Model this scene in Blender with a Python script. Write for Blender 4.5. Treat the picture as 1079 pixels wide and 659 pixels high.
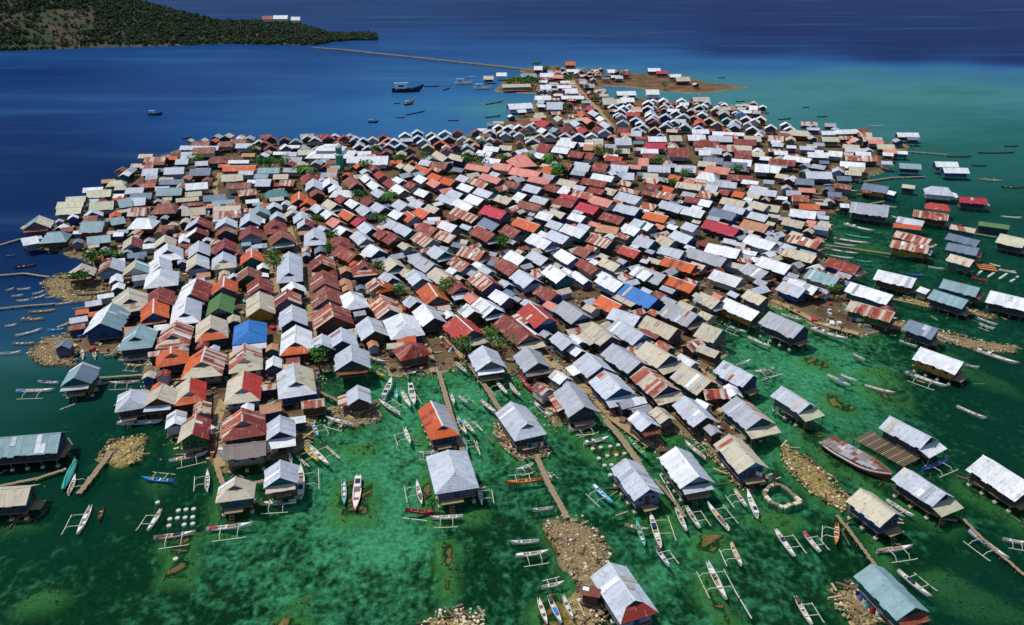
import bpy, math, random
import numpy as np
from mathutils import Vector

for o in list(bpy.data.objects):
    bpy.data.objects.remove(o)
scene = bpy.context.scene
col = scene.collection
RND = random.Random(7)

# ------------------------------------------------------------------ camera, sky, sun, exposure
CAM_H, PITCH, FOC, IW, IH = 75.0, math.radians(25.0), 815.0, 1079.0, 659.0
cam_data = bpy.data.cameras.new('camera')
cam_data.sensor_width = 36.0
cam_data.lens = 36.0 * FOC / IW
cam_data.clip_start = 1.0
cam_data.clip_end = 30000.0
cam = bpy.data.objects.new('camera', cam_data)
cam.location = (0, 0, CAM_H)
cam.rotation_euler = (math.pi / 2 - PITCH, 0, 0)
col.objects.link(cam)
scene.camera = cam

SUN_EL, SUN_AZ = math.radians(66), math.radians(-76)     # azimuth from +Y, clockwise seen from above
world = bpy.data.worlds.new('World')
scene.world = world
world.use_nodes = True
wn = world.node_tree.nodes
wl = world.node_tree.links
bg = wn['Background']
sky = wn.new('ShaderNodeTexSky')
sky.sky_type = 'NISHITA'
sky.sun_disc = False
sky.sun_elevation = SUN_EL
sky.sun_rotation = SUN_AZ
sky.air_density = 1.0
sky.dust_density = 0.4
wl.new(sky.outputs[0], bg.inputs[0])
bg.inputs[1].default_value = 0.14

sl = bpy.data.lights.new('sun', 'SUN')
sl.energy = 3.7
sl.angle = math.radians(0.5)
sl.color = (1.0, 0.95, 0.87)
so = bpy.data.objects.new('sun', sl)
d = Vector((math.sin(SUN_AZ) * math.cos(SUN_EL), math.cos(SUN_AZ) * math.cos(SUN_EL), math.sin(SUN_EL)))
so.rotation_euler = d.to_track_quat('Z', 'Y').to_euler()
so.location = (-200, 100, 300)
col.objects.link(so)
scene.view_settings.view_transform = 'Standard'
scene.view_settings.look = 'None'
scene.view_settings.exposure = 0.0
scene.view_settings.gamma = 1.0
scene.cycles.max_bounces = 6
scene.cycles.transparent_max_bounces = 8

# ------------------------------------------------------------------ helpers
SP, CP = math.sin(PITCH), math.cos(PITCH)

def P(px, py, z=0.0):
    """photo pixel -> world point on the level z"""
    dx = (px - IW / 2) / FOC
    dy = (IH / 2 - py) / FOC
    y = dy * SP + CP
    zz = dy * CP - SP
    t = (z - CAM_H) / zz
    return (dx * t, y * t, z)

def proj(x, y, z):
    v = CAM_H - z
    depth = y * CP + v * SP
    u = y * SP - v * CP
    return IW / 2 + FOC * x / depth, IH / 2 - FOC * u / depth, depth

def lin(h):
    r, g, b = (int(h[i:i + 2], 16) / 255 for i in (0, 2, 4))
    f = lambda c: c / 12.92 if c <= 0.04045 else ((c + 0.055) / 1.055) ** 2.4
    return (f(r), f(g), f(b), 1)

def mesh(name, verts, faces, mats, midx=None, smooth=False):
    me = bpy.data.meshes.new(name)
    me.from_pydata(verts, [], faces)
    for m in (mats if isinstance(mats, (list, tuple)) else [mats]):
        me.materials.append(m)
    if midx is not None:
        me.polygons.foreach_set('material_index', midx)
    if smooth:
        me.polygons.foreach_set('use_smooth', [True] * len(me.polygons))
    me.update()
    return me

def link(name, data, parent=None, loc=None, rz=None, scale=None):
    o = bpy.data.objects.new(name, data)
    col.objects.link(o)
    if parent:
        o.parent = parent
    if loc:
        o.location = loc
    if rz is not None:
        o.rotation_euler = (0, 0, rz)
    if scale:
        o.scale = scale
    return o

def tag(o, label=None, cat=None, group=None, kind=None):
    if label: o['label'] = label
    if cat: o['category'] = cat
    if group: o['group'] = group
    if kind: o['kind'] = kind
    return o

class MB:
    """collects simple shapes of one mesh"""
    def __init__(self):
        self.v, self.f, self.m = [], [], []
    def add(self, v, f, m=0):
        n = len(self.v)
        self.v += [tuple(p) for p in v]
        self.f += [tuple(i + n for i in q) for q in f]
        self.m += [m] * len(f)
        return self
    def box(self, x0, x1, y0, y1, z0, z1, m=0):
        return self.add([(x0, y0, z0), (x1, y0, z0), (x1, y1, z0), (x0, y1, z0), (x0, y0, z1), (x1, y0, z1), (x1, y1, z1), (x0, y1, z1)],
                        [(0, 3, 2, 1), (4, 5, 6, 7), (0, 1, 5, 4), (1, 2, 6, 5), (2, 3, 7, 6), (3, 0, 4, 7)], m)
    def prism(self, poly, t, m=0):
        n = len(poly)
        v = list(poly) + [(p[0], p[1], p[2] - t) for p in poly]
        f = [tuple(range(n)), tuple(range(2 * n - 1, n - 1, -1))]
        f += [(i, i + n, (i + 1) % n + n, (i + 1) % n) for i in range(n)]
        return self.add(v, f, m)
    def bar(self, a, b, w, h=None, m=0):
        h = h or w
        a, b = Vector(a), Vector(b)
        d = (b - a).normalized()
        s = d.cross(Vector((0, 0, 1)))
        s = s.normalized() if s.length > 1e-4 else Vector((1, 0, 0))
        u = s.cross(d)
        q = [-s * w / 2 - u * h / 2, s * w / 2 - u * h / 2, s * w / 2 + u * h / 2, -s * w / 2 + u * h / 2]
        return self.add([a + p for p in q] + [b + p for p in q], [(3, 2, 1, 0), (4, 5, 6, 7), (0, 1, 5, 4), (1, 2, 6, 5), (2, 3, 7, 6), (3, 0, 4, 7)], m)
    def cyl(self, x, y, z0, z1, r0, r1=None, n=10, m=0):
        r1 = r0 if r1 is None else r1
        v = [(x + r0 * math.cos(2 * math.pi * i / n), y + r0 * math.sin(2 * math.pi * i / n), z0) for i in range(n)]
        v += [(x + r1 * math.cos(2 * math.pi * i / n), y + r1 * math.sin(2 * math.pi * i / n), z1) for i in range(n)]
        f = [tuple(range(n - 1, -1, -1)), tuple(range(n, 2 * n))] + [(i, (i + 1) % n, (i + 1) % n + n, i + n) for i in range(n)]
        return self.add(v, f, m)
    def build(self, name, mats, parent=None, smooth=False, **k):
        return link(name, mesh(name, self.v, self.f, mats, self.m if isinstance(mats, list) else None, smooth), parent, **k)

# ------------------------------------------------------------------ materials
class NT:
    def __init__(self, name):
        self.mat = bpy.data.materials.new(name)
        self.mat.use_nodes = True
        self.t = self.mat.node_tree
        self.bsdf = self.t.nodes['Principled BSDF']
        self.out = self.t.nodes['Material Output']
    def n(self, kind, **k):
        nd = self.t.nodes.new('ShaderNode' + kind)
        for a, b in k.items():
            setattr(nd, a, b)
        return nd
    def l(self, a, b):
        self.t.links.new(a, b)
    def put(self, sock, v):
        if isinstance(v, bpy.types.NodeSocket): self.l(v, sock)
        else: sock.default_value = v
    def math(self, op, a, b=0.0, c=None, clamp=False):
        nd = self.n('Math', operation=op, use_clamp=clamp)
        self.put(nd.inputs[0], a); self.put(nd.inputs[1], b)
        if c is not None: self.put(nd.inputs[2], c)
        return nd.outputs[0]
    def mix(self, f, a, b, mode='MIX'):
        nd = self.n('Mix', data_type='RGBA', blend_type=mode)
        self.put(nd.inputs[0], f); self.put(nd.inputs[6], a); self.put(nd.inputs[7], b)
        return nd.outputs[2]
    def coords(self, sx=1, sy=1, sz=1, kind='Object'):
        tc = self.n('TexCoord'); mp = self.n('Mapping')
        self.l(tc.outputs[kind], mp.inputs[0]); mp.inputs[3].default_value = (sx, sy, sz)
        return mp.outputs[0]
    def noise(self, vec, scale, detail=3, rough=0.55, w=None):
        nd = self.n('TexNoise')
        if w is not None:
            nd.noise_dimensions = '4D'; self.put(nd.inputs['W'], w)
        self.l(vec, nd.inputs['Vector'])
        nd.inputs['Scale'].default_value = scale; nd.inputs['Detail'].default_value = detail; nd.inputs['Roughness'].default_value = rough
        return nd.outputs[0]
    def step(self, v, a, b, o0=0.0, o1=1.0):
        nd = self.n('MapRange', interpolation_type='SMOOTHSTEP')
        self.put(nd.inputs[0], v); nd.inputs[1].default_value = a; nd.inputs[2].default_value = b
        nd.inputs[3].default_value = o0; nd.inputs[4].default_value = o1
        return nd.outputs[0]
    def bump(self, h, dist, strength=1.0):
        nd = self.n('Bump'); nd.inputs['Strength'].default_value = strength; nd.inputs['Distance'].default_value = dist
        self.l(h, nd.inputs['Height']); self.l(nd.outputs[0], self.bsdf.inputs['Normal'])

def plain(name, hexc, rough=0.8, var=0.25, scale=1.5, rnd=0.15):
    t = NT(name)
    c = lin(hexc)
    nz = t.noise(t.coords(), scale, 4)
    oi = t.n('ObjectInfo')
    k = t.math('ADD', t.math('MULTIPLY', nz, var * 2), t.math('MULTIPLY', oi.outputs['Random'], rnd))
    k = t.math('ADD', k, 1 - var - rnd / 2)
    colr = t.mix(1.0, c, (1, 1, 1, 1), 'MULTIPLY')
    mul = t.n('Vector' + 'Math', operation='SCALE')
    t.l(colr, mul.inputs[0]); t.l(k, mul.inputs['Scale'])
    t.l(mul.outputs[0], t.bsdf.inputs['Base Color'])
    t.bsdf.inputs['Roughness'].default_value = rough
    t.bsdf.inputs['Specular IOR Level'].default_value = 0.25
    return t.mat

ROOF = {  # code: colour, rust amount, words
    'w': ('E4E6E8', .14, 'bright white'), 'b': ('BFC5CF', .22, 'pale blue-grey'), 'g': ('A6A9B0', .24, 'grey'),
    'G': ('6C7C90', .10, 'slate grey'), 'T': ('86A5AA', .10, 'grey-green'), 'c': ('C6BCA4', .32, 'cream'),
    'y': ('C6C4A6', .18, 'pale yellow'), 'o': ('C9581F', .26, 'orange'), 'r': ('B03022', .22, 'red'),
    'd': ('84281E', .34, 'dark red'), 'k': ('B8213C', .05, 'crimson'), 't': ('83402A', .36, 'rust brown'),
    'e': ('4F7B3C', .1, 'green'), 'B': ('2B7AC6', .08, 'bright blue'), 'E': ('3A7C80', .1, 'teal'),
    's': ('CDBCA8', .62, 'rust-streaked'), 'p': ('D98878', .2, 'salmon pink'), 'n': ('BC8560', .2, 'tan'), 'h': ('8C8078', .0, 'grey thatch'),
}

def roof_mat(code):
    hexc, rust, _ = ROOF[code]
    t = NT('roof_' + code)
    base = lin(hexc)
    oi = t.n('ObjectInfo')
    rnd = oi.outputs['Random']
    tc = t.n('TexCoord'); sp = t.n('SeparateXYZ'); t.l(tc.outputs['Object'], sp.inputs[0])
    sheet = t.math('FLOOR', t.math('DIVIDE', sp.outputs[0], 0.76))
    wn_ = t.n('TexWhiteNoise', noise_dimensions='2D')
    cb = t.n('CombineXYZ'); t.l(sheet, cb.inputs[0]); t.l(t.math('MULTIPLY', rnd, 37.0), cb.inputs[1])
    t.l(cb.outputs[0], wn_.inputs['Vector'])
    tone = wn_.outputs['Value']
    streak = t.noise(t.coords(2.2, 0.35, 0.6), 1.0, 4, 0.6, w=t.math('MULTIPLY', rnd, 50.0))
    blot = t.noise(t.coords(), 0.45, 4, 0.6, w=t.math('MULTIPLY', rnd, 80.0))
    v = t.math('ADD', 0.80, t.math('MULTIPLY', tone, 0.16))
    v = t.math('ADD', v, t.math('MULTIPLY', t.math('SUBTRACT', blot, 0.5), 0.55))
    v = t.math('ADD', v, t.math('MULTIPLY', t.math('SUBTRACT', streak, 0.5), 0.45))
    v = t.math('ADD', v, t.math('MULTIPLY', t.math('SUBTRACT', rnd, 0.5), 0.22))
    seam = t.math('FRACT', t.math('DIVIDE', sp.outputs[0], 0.76))
    v = t.math('MULTIPLY', v, t.step(seam, 0.0, 0.10, 0.82, 1.0))
    sc = t.n('VectorMath', operation='SCALE')
    sc.inputs[0].default_value = base[:3]; t.l(v, sc.inputs['Scale'])
    rc = lin('7A4A30') if code not in 'odrkt' else (lin('A57F6C') if code in 'dt' else lin('C09A80'))
    if code == 's':
        rc = lin('96341D')
    rf = t.math('ADD', t.math('MULTIPLY', streak, 0.6), t.math('MULTIPLY', t.math('ADD', blot, t.math('MULTIPLY', tone, 0.35)), 0.4))
    th = 0.78 - rust * 0.5
    rf = t.step(rf, th, th + 0.10, 0, min(0.9, 0.45 + rust))
    if code == 's':      # old sheets rusted through beside newer ones
        old = t.step(t.math('ADD', tone, t.math('MULTIPLY', t.math('SUBTRACT', blot, .5), .9)), .42, .5)
        rf = t.math('MULTIPLY', old, t.step(streak, .3, .52, .45, 1.0))
        rc = t.mix(blot, lin('5E1F14'), lin('B5502C'))
    colr = t.mix(rf, sc.outputs[0], rc)
    # grime gathered in blotches
    gr = t.noise(t.coords(), 1.7, 5, .7, w=t.math('MULTIPLY', rnd, 20.0))
    colr = t.mix(t.step(gr, .50, .72, 0, .5), colr, lin('5B5248'))
    colr = t.mix(t.step(t.noise(t.coords(.5, 3.5, 1), 1.0, 3, .6, w=t.math('MULTIPLY', rnd, 33.0)), .58, .72, 0, .4), colr, lin('D8D4CC' if code in 'odrtksnp' else '8C7A68'))
    t.l(colr, t.bsdf.inputs['Base Color'])
    t.bsdf.inputs['Roughness'].default_value = 0.55 if code != 'h' else 0.95
    t.bsdf.inputs['Specular IOR Level'].default_value = 0.3
    wave = t.math('SINE', t.math('MULTIPLY', sp.outputs[0], 2 * math.pi / 0.19))
    t.bump(wave, 0.02, 0.6)
    return t.mat

RM = {k: roof_mat(k) for k in ROOF}
WALLC = {'l': ('7E7FB4', 'lilac'), 'u': ('2B4F86', 'blue'), 'e': ('2F6B3C', 'green'), 'q': ('236A70', 'teal'), 'm': ('5A4334', 'brown timber'),
         'a': ('77777A', 'grey'), 'v': ('C9C9C6', 'white'), 'x': ('39424F', 'dark grey'), 'z': ('B5822E', 'ochre'), 'R': ('9A4527', 'brick red'),
         'i': ('8FA3C2', 'pale blue'), 'f': ('6A5A78', 'purple'), 's': ('A39A8C', 'stone')}
def wall_mat(code):
    t = NT('wall_' + code)
    base = lin(WALLC[code][0])
    oi = t.n('ObjectInfo')
    pl = t.noise(t.coords(5, 5, 0.3), 1.0, 3)
    st = t.noise(t.coords(0.6, 0.6, 1.0), 1.0, 4)
    v = t.math('ADD', t.math('MULTIPLY', pl, 0.7), t.math('MULTIPLY', st, 0.6))
    v = t.math('ADD', v, t.math('MULTIPLY', oi.outputs['Random'], 0.25))
    sc = t.n('VectorMath', operation='SCALE'); sc.inputs[0].default_value = base[:3]; t.l(t.math('MULTIPLY', t.math('ADD', v, 0.12), .8), sc.inputs['Scale'])
    t.l(sc.outputs[0], t.bsdf.inputs['Base Color'])
    t.bsdf.inputs['Roughness'].default_value = 0.85
    t.bsdf.inputs['Specular IOR Level'].default_value = 0.2
    return t.mat
WM = {k: wall_mat(k) for k in WALLC}
M = {
    'timber': plain('weathered_timber', '6B5A4A'), 'post': plain('stilt_timber', '5C4F44'), 'deck': plain('deck_boards', '8E7A60', var=.3, scale=3),
    'trim': plain('white_trim', 'C8CBCE', var=.1), 'pane': plain('window_dark', '11161D', rough=.25, var=.05),
    'footing': plain('concrete', 'BDB8AC'), 'bright': plain('painted_white', 'CDCAC0', rough=.5, var=.3, scale=1.2), 'bamboo': plain('bamboo', 'C2BCA8', var=.1),
    'rock': plain('coral_rock', '94805E', var=.5, scale=.9), 'rock_dark': plain('dark_rock', '57452F', var=.5, scale=.9), 'rock_pale': plain('pale_rock', 'C8BDA2', var=.35, scale=.9),
    'rock_yellow': plain('yellow_rock', 'A08C58', var=.45, scale=.9), 'blue': plain('blue_paint', '2C6FC0'), 'teal': plain('teal_paint', '3FA7A0'),
    'red': plain('red_paint', 'A8283A'), 'orange': plain('orange_paint', 'CF7A35'), 'green': plain('green_paint', '4FA36B'), 'tan': plain('tan_wood', 'B99A72'),
    'brown': plain('brown_wood', '5B4032'), 'navy': plain('navy_paint', '1B2A4A'), 'pinkish': plain('pale_pink_paint', 'D9C9C4'), 'yellow': plain('yellow_paint', 'D2B13E'),
    'sky': plain('sky_blue_paint', '5DB4DC'), 'dirt': plain('pale_sand', '96805C', var=.4, scale=.9), 'road': plain('causeway_gravel', '6C6458', var=.45, scale=.15),
    'hill_leaf': plain('hill_leaf', '2E3E1E', var=.4, scale=.1), 'hill_leaf_dark': plain('hill_leaf_dark', '1A2814', var=.4, scale=.1), 'frame': plain('window_frame', '7C7A74'),
    'leaf': plain('leaf_green', '4A7A26', var=.4, scale=2, rnd=.4), 'leaf_dark': plain('leaf_dark_green', '27431E', var=.4, scale=2, rnd=.4), 'bark': plain('bark', '5A4632'),
    'mosque_green': plain('minaret_green', '2F7F68'), 'stone': plain('stone_wall', '80765E', var=.35, scale=1.2),
}
# ------------------------------------------------------------------ ground, seabed, sea
def W2(pts, z=0.0):
    return [P(x, y, z)[:2] for x, y in pts]

LAND = [(548,73),(585,70),(605,72),(625,76),(640,80),(690,77),(720,80),(745,88),(790,92),(740,99),(700,97),(660,92),(640,91),(630,93),(640,105),(660,103),(700,107),(740,111),(800,114),(805,122),
 (810,135),(830,138),(862,138),(900,143),(935,150),(960,154),(940,165),(935,180),(900,190),(885,200),(893,215),(872,225),(872,250),(850,258),(868,268),(870,290),(900,295),(890,305),(905,318),
 (935,335),(930,348),(905,354),(870,347),(830,327),(805,320),(790,335),(765,335),(740,345),(752,360),(765,372),(745,390),(762,420),(790,440),(805,462),(770,470),(745,470),(720,455),(690,455),(700,480),
 (680,470),(640,440),(615,428),(600,438),(585,450),(578,435),(565,415),(550,398),(530,392),(500,385),(480,385),(470,392),(440,395),(420,398),(405,385),(390,378),(372,395),(352,388),(340,372),(338,392),
 (335,418),(333,455),(322,470),(300,482),(240,494),(225,490),(222,480),(212,470),(190,468),(183,445),(160,440),(150,425),(158,400),(152,378),(120,372),(100,372),(80,372),(78,355),(95,330),(105,318),
 (85,305),(110,290),(95,275),(60,265),(40,262),(45,250),(70,232),(95,215),(110,200),(135,185),(160,170),(190,158),(215,150),(260,152),(330,150),(390,152),(430,150),(480,147),(510,138),(530,129),
 (548,124),(560,118),(563,107),(566,99),(545,98.5),(522,97),(526,91),(536,83),(553,79)]
MOUNDS = [  # outline in the photo, top level, colour of the rubble
 ([(572,552),(590,546),(612,545),(630,560),(645,585),(640,605),(632,640),(640,659),(615,670),(600,640),(608,620),(590,590),(575,570)], .55, 'rock'),
 ([(518,447),(528,444),(540,470),(578,470),(582,482),(545,487),(530,474)], .5, 'rock'),
 ([(100,488),(115,465),(157,459),(150,490),(130,492)], .4, 'rock_yellow'),
 ([(435,670),(455,648),(480,643),(510,645),(510,675)], .5, 'rock_pale'),
 ([(460,568),(475,566),(485,590),(478,625),(465,622),(463,590)], .08, 'rock'),
 ([(735,562),(765,560),(768,578),(750,584),(735,578)], .04, 'rock_yellow'),
 ([(733,605),(750,600),(770,640),(790,660),(760,670),(745,635)], .06, 'rock'),
 ([(875,622),(895,612),(915,625),(925,660),(900,664),(880,640)], .3, 'rock'),
 ([(28,375),(45,358),(72,352),(85,372),(80,386),(45,388)], .45, 'rock'),
 ([(42,300),(60,290),(95,285),(110,300),(105,318),(70,320),(50,310)], .4, 'rock'),
 ([(820,466),(845,478),(880,505),(902,535),(888,542),(850,517),(825,492)], .18, 'rock_yellow'),
 ([(225,500),(264,500),(270,545),(230,560),(222,540)], .02, 'rock_yellow'),
 ([(348,512),(360,502),(393,508),(397,545),(355,552)], .03, 'rock'),
 ([(362,468),(395,464),(395,478),(365,480)], .0, 'rock'),
 ([(282,658),(300,645),(328,646),(330,670),(285,670)], .05, 'rock_yellow'),
 ([(302,630),(325,626),(326,635),(306,637)], .05, 'rock_yellow'),
 ([(925,333),(975,345),(1035,360),(1072,366),(1072,374),(1030,371),(970,357),(920,343)], .4, 'rock'),
 ([(940,316),(962,313),(1052,333),(1048,338),(985,326)], .35, 'rock_yellow'),
 ([(862,412),(880,412),(902,430),(895,437),(870,424)], .04, 'rock_yellow'),
 ([(842,375),(870,375),(885,388),(868,393),(845,382)], .04, 'rock'),
 ([(903,405),(930,398),(955,410),(965,430),(930,425)], -.02, 'rock'),
 ([(560,632),(590,622),(610,640),(612,664),(565,668)], .05, 'rock_yellow'),
 ([(440,490),(452,493),(465,538),(510,535),(502,547),(455,551),(442,522)], .05, 'rock'),
 ([(740,475),(760,470),(779,508),(800,530),(775,512)], .2, 'rock'),
 ([(835,440),(862,450),(900,478),(945,505),(1012,553),(1000,562),(940,530),(880,495),(838,462)], .0, 'rock'),
 ([(1008,498),(1085,540),(1085,562),(1003,514)], .0, 'rock'),
 ([(960,600),(990,598),(1085,640),(1085,662),(1030,650),(975,618)], -.12, 'rock'),
 ([(15,632),(40,618),(70,622),(72,634),(30,640)], -.1, 'rock'),
 ([(596,448),(625,450),(645,470),(690,520),(700,545),(680,545),(648,490),(612,472)], .0, 'rock_yellow'),
 ([(345,448),(352,430),(398,424),(402,444),(370,452)], .4, 'rock'),
 ([(440,450),(448,432),(462,470),(490,478),(470,486),(452,478)], .05, 'rock'),
 ([(170,568),(205,562),(205,612),(170,612)], .02, 'rock'),
 ([(895,455),(905,452),(950,505),(935,505)], -.1, 'rock'),
 ([(905,390),(930,383),(955,400),(950,408)], -.1, 'rock_yellow'),
 ([(872,238),(900,246),(935,262),(925,268),(890,258)], -.1, 'rock'), ([(900,190),(935,186),(940,205),(905,212)], -.03, 'rock'), ([(940,150),(1000,150),(1005,166),(960,168),(940,162)], -.04, 'rock'),
 ([(930,285),(960,292),(980,305),(955,312),(925,300)], -.03, 'rock'), ([(940,245),(960,240),(985,275),(970,282)], -.05, 'rock'), ([(985,195),(1010,205),(1005,225),(985,220)], -.15, 'rock_yellow'),
 ([(640,472),(655,470),(705,530),(722,560),(706,562),(668,520)], -.06, 'rock_yellow'), ([(905,545),(918,548),(935,575),(950,605),(935,600),(915,570)], -.08, 'rock'), ([(780,545),(800,548),(830,560),(850,548),(835,540),(805,536)], -.08, 'rock_yellow'), ([(985,372),(1000,368),(1040,392),(1075,405),(1075,414),(1030,402)], -.1, 'rock'), ([(150,500),(170,495),(180,512),(160,520)], -.06, 'rock'), ([(180,470),(222,470),(222,480),(185,484)], -.05, 'rock_yellow'),
 ([(0,545),(40,538),(45,552),(0,560)], .1, 'rock'),
]
def seg_dist(X, Y, poly):
    """signed distance to a polygon, inside negative"""
    dmin = np.full(X.shape, 1e9); inside = np.zeros(X.shape, bool)
    n = len(poly)
    for i in range(n):
        ax, ay = poly[i]; bx, by = poly[(i + 1) % n]
        ex, ey = bx - ax, by - ay
        tt = np.clip(((X - ax) * ex + (Y - ay) * ey) / (ex * ex + ey * ey + 1e-9), 0, 1)
        dmin = np.minimum(dmin, np.hypot(X - ax - tt * ex, Y - ay - tt * ey))
        c = ((ay > Y) != (by > Y)) & (X < (bx - ax) * (Y - ay) / ((by - ay) if by != ay else 1e-9) + ax)
        inside ^= c
    return np.where(inside, -dmin, dmin)

def inside(poly, x, y):
    r = False
    n = len(poly)
    for i in range(n):
        ax, ay = poly[i]; bx, by = poly[(i + 1) % n]
        if (ay > y) != (by > y) and x < (bx - ax) * (y - ay) / (by - ay) + ax:
            r = not r
    return r

def fnoise(X, Y, s, seed=0):
    r = np.random.RandomState(seed)
    out = np.zeros(X.shape)
    for k in range(6):
        a = r.rand() * 6.28
        f = s * (0.6 + 1.6 * r.rand())
        out += np.sin((X * math.cos(a) + Y * math.sin(a)) * f + r.rand() * 6.28 + 1.3 * np.sin((Y * math.cos(a) - X * math.sin(a)) * f * .7 + r.rand() * 6))
    return out / 6

SAND = [(400,520,1),(420,570,1),(300,560,.6),(280,600,.6),(330,630,.55),(400,640,.5),(360,540,.6),(460,540,.45),(330,500,.6),(470,600,.4),(450,650,.4),(240,520,.2),(100,600,.2),(80,520,.12),(200,640,.35),(500,560,.35),(500,620,.35),(540,590,.3),(620,500,.5),
 (600,470,.55),(700,600,.6),(720,550,.5),(800,540,.55),(850,570,.35),(800,600,.45),(900,640,.2),(1000,600,.2),(800,370,.8),(860,390,.85),(900,430,.8),(850,340,.6),(760,350,.5),(960,350,.4),(1000,300,.4),
 (1050,400,.15),(1000,420,.2),(500,420,.75),(420,420,.8),(560,430,.5),(130,520,.12),(30,420,.2),(340,420,.6),(660,640,.5),(1060,250,.4),(60,640,.3),(150,640,.25)]
DEPTH = [(50,80,.86),(50,150,.88),(200,100,.80),(120,180,.88),(330,100,.72),(330,125,.68),(450,110,.63),(460,130,.62),(520,120,.55),(300,70,.76),(200,60,.74),(50,60,.76),(450,75,.68),(20,240,.92),(10,290,.80),(20,340,.6),(15,420,.44),(60,440,.34),(60,560,.22),(60,640,.14),
 (100,20,.9),(300,5,.9),(300,30,.86),(420,20,.88),(450,45,.76),(550,12,.95),(550,35,.86),(560,52,.73),(650,10,.97),(650,40,.86),(640,58,.68),(800,8,1),(800,30,1),(780,52,.93),(950,8,1),(950,40,1),(950,58,.97),(1075,10,1),(1075,40,1),(1075,62,.97),
 (700,66,.64),(800,70,.62),(650,73,.58),(900,75,.55),(1000,75,.56),(1075,78,.57),(760,84,.54),(860,90,.5),(1000,95,.5),(1000,120,.49),(900,115,.49),(820,105,.51),(1060,150,.46),(1000,190,.42),(690,101,.53),
 (1060,260,.34),(1060,330,.28),(1070,450,.28),(1050,640,.26),(1000,520,.18),(850,600,.1),(640,560,.1),(400,560,.04),(250,560,.1),(300,620,.07),(870,380,.06),(800,350,.05),(700,490,.08),(500,420,.05),(420,470,.05),(700,620,.07),(150,480,.22),(920,260,.2),(1000,300,.24)]
def stretch(y):
    return np.where(y > 200, 1.6 * (y - 200), np.where(y > 110, 3.2 * (y - 200), -288 + 7.0 * (y - 110)))
def idw(X, Y, pts, power=3.0):
    num = np.zeros(X.shape); den = np.zeros(X.shape)
    V = stretch(Y)
    for a, b, v in pts:
        w = 1.0 / ((X - a) ** 2 + (V - float(stretch(np.array(float(b))))) ** 2 + 500.0) ** (power / 2)
        num += w * v; den += w
    return num / den

landW = W2(LAND)
gx = np.arange(-190, 250.1, 1.1); gy = np.arange(50, 760, 1.1)
gy = np.concatenate([np.arange(50, 330, 1.0), np.arange(330, 800, 2.0)])
GX, GY = np.meshgrid(gx, gy)
nz = fnoise(GX, GY, .35, 1) * 1.3 + fnoise(GX, GY, 1.1, 2) * .7
sd = seg_dist(GX, GY, landW) + nz
sm = lambda a, b, v: np.clip((v - a) / (b - a), 0, 1) ** 2 * (3 - 2 * np.clip((v - a) / (b - a), 0, 1))
HT = -1.0 + .12 * fnoise(GX, GY, .25, 5)
land_k = 1 - sm(-1.0, 2.6, sd)
HT = HT * (1 - land_k) + .5 * land_k
RUB = np.clip(1 - np.abs(sd + .3) / 3.0, 0, 1) * .8
YEL = np.zeros(GX.shape)
moundW = []
for pts, top, kind in MOUNDS:
    w = W2(pts)
    xs = [p[0] for p in w]; ys = [p[1] for p in w]
    moundW.append((w, top, kind))
    sel = (GX > min(xs) - 6) & (GX < max(xs) + 6) & (GY > min(ys) - 6) & (GY < max(ys) + 6)
    s = seg_dist(GX[sel], GY[sel], w) + nz[sel] * .9
    k = 1 - sm(-1.2, 1.6, s)
    tz = top + .10 * fnoise(GX[sel], GY[sel], 1.6, 9) + (0 if top > .1 else .16 * fnoise(GX[sel], GY[sel], 2.6, 19) - .04)
    HT[sel] = np.maximum(HT[sel], -1.0 * (1 - k) + tz * k)
    RUB[sel] = np.maximum(RUB[sel], k)
    YEL[sel] = np.maximum(YEL[sel], k * (kind != 'rock'))
PXs, PYs, _ = proj(GX, GY, 0)
SANDV = np.clip(idw(PXs, PYs, SAND) + .0, 0, 1)
ny_, nx_ = GX.shape
idx = np.arange(nx_ * ny_).reshape(ny_, nx_)
quads = np.stack([idx[:-1, :-1], idx[:-1, 1:], idx[1:, 1:], idx[1:, :-1]], -1).reshape(-1, 4)

def attr_mesh(name, X, Y, Z, quads, mat, attrs):
    me = bpy.data.meshes.new(name)
    co = np.stack([X.ravel(), Y.ravel(), Z.ravel()], -1).astype(np.float32)
    me.vertices.add(len(co)); me.vertices.foreach_set('co', co.ravel())
    me.loops.add(len(quads) * 4); me.loops.foreach_set('vertex_index', quads.ravel().astype(np.int32))
    me.polygons.add(len(quads)); me.polygons.foreach_set('loop_start', np.arange(0, len(quads) * 4, 4, dtype=np.int32))
    me.polygons.foreach_set('use_smooth', np.ones(len(quads), bool))
    me.update(calc_edges=True)
    for k, v in attrs.items():
        a = me.attributes.new(k, 'FLOAT', 'POINT'); a.data.foreach_set('value', v.ravel().astype(np.float32))
    me.materials.append(mat)
    return me

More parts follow.
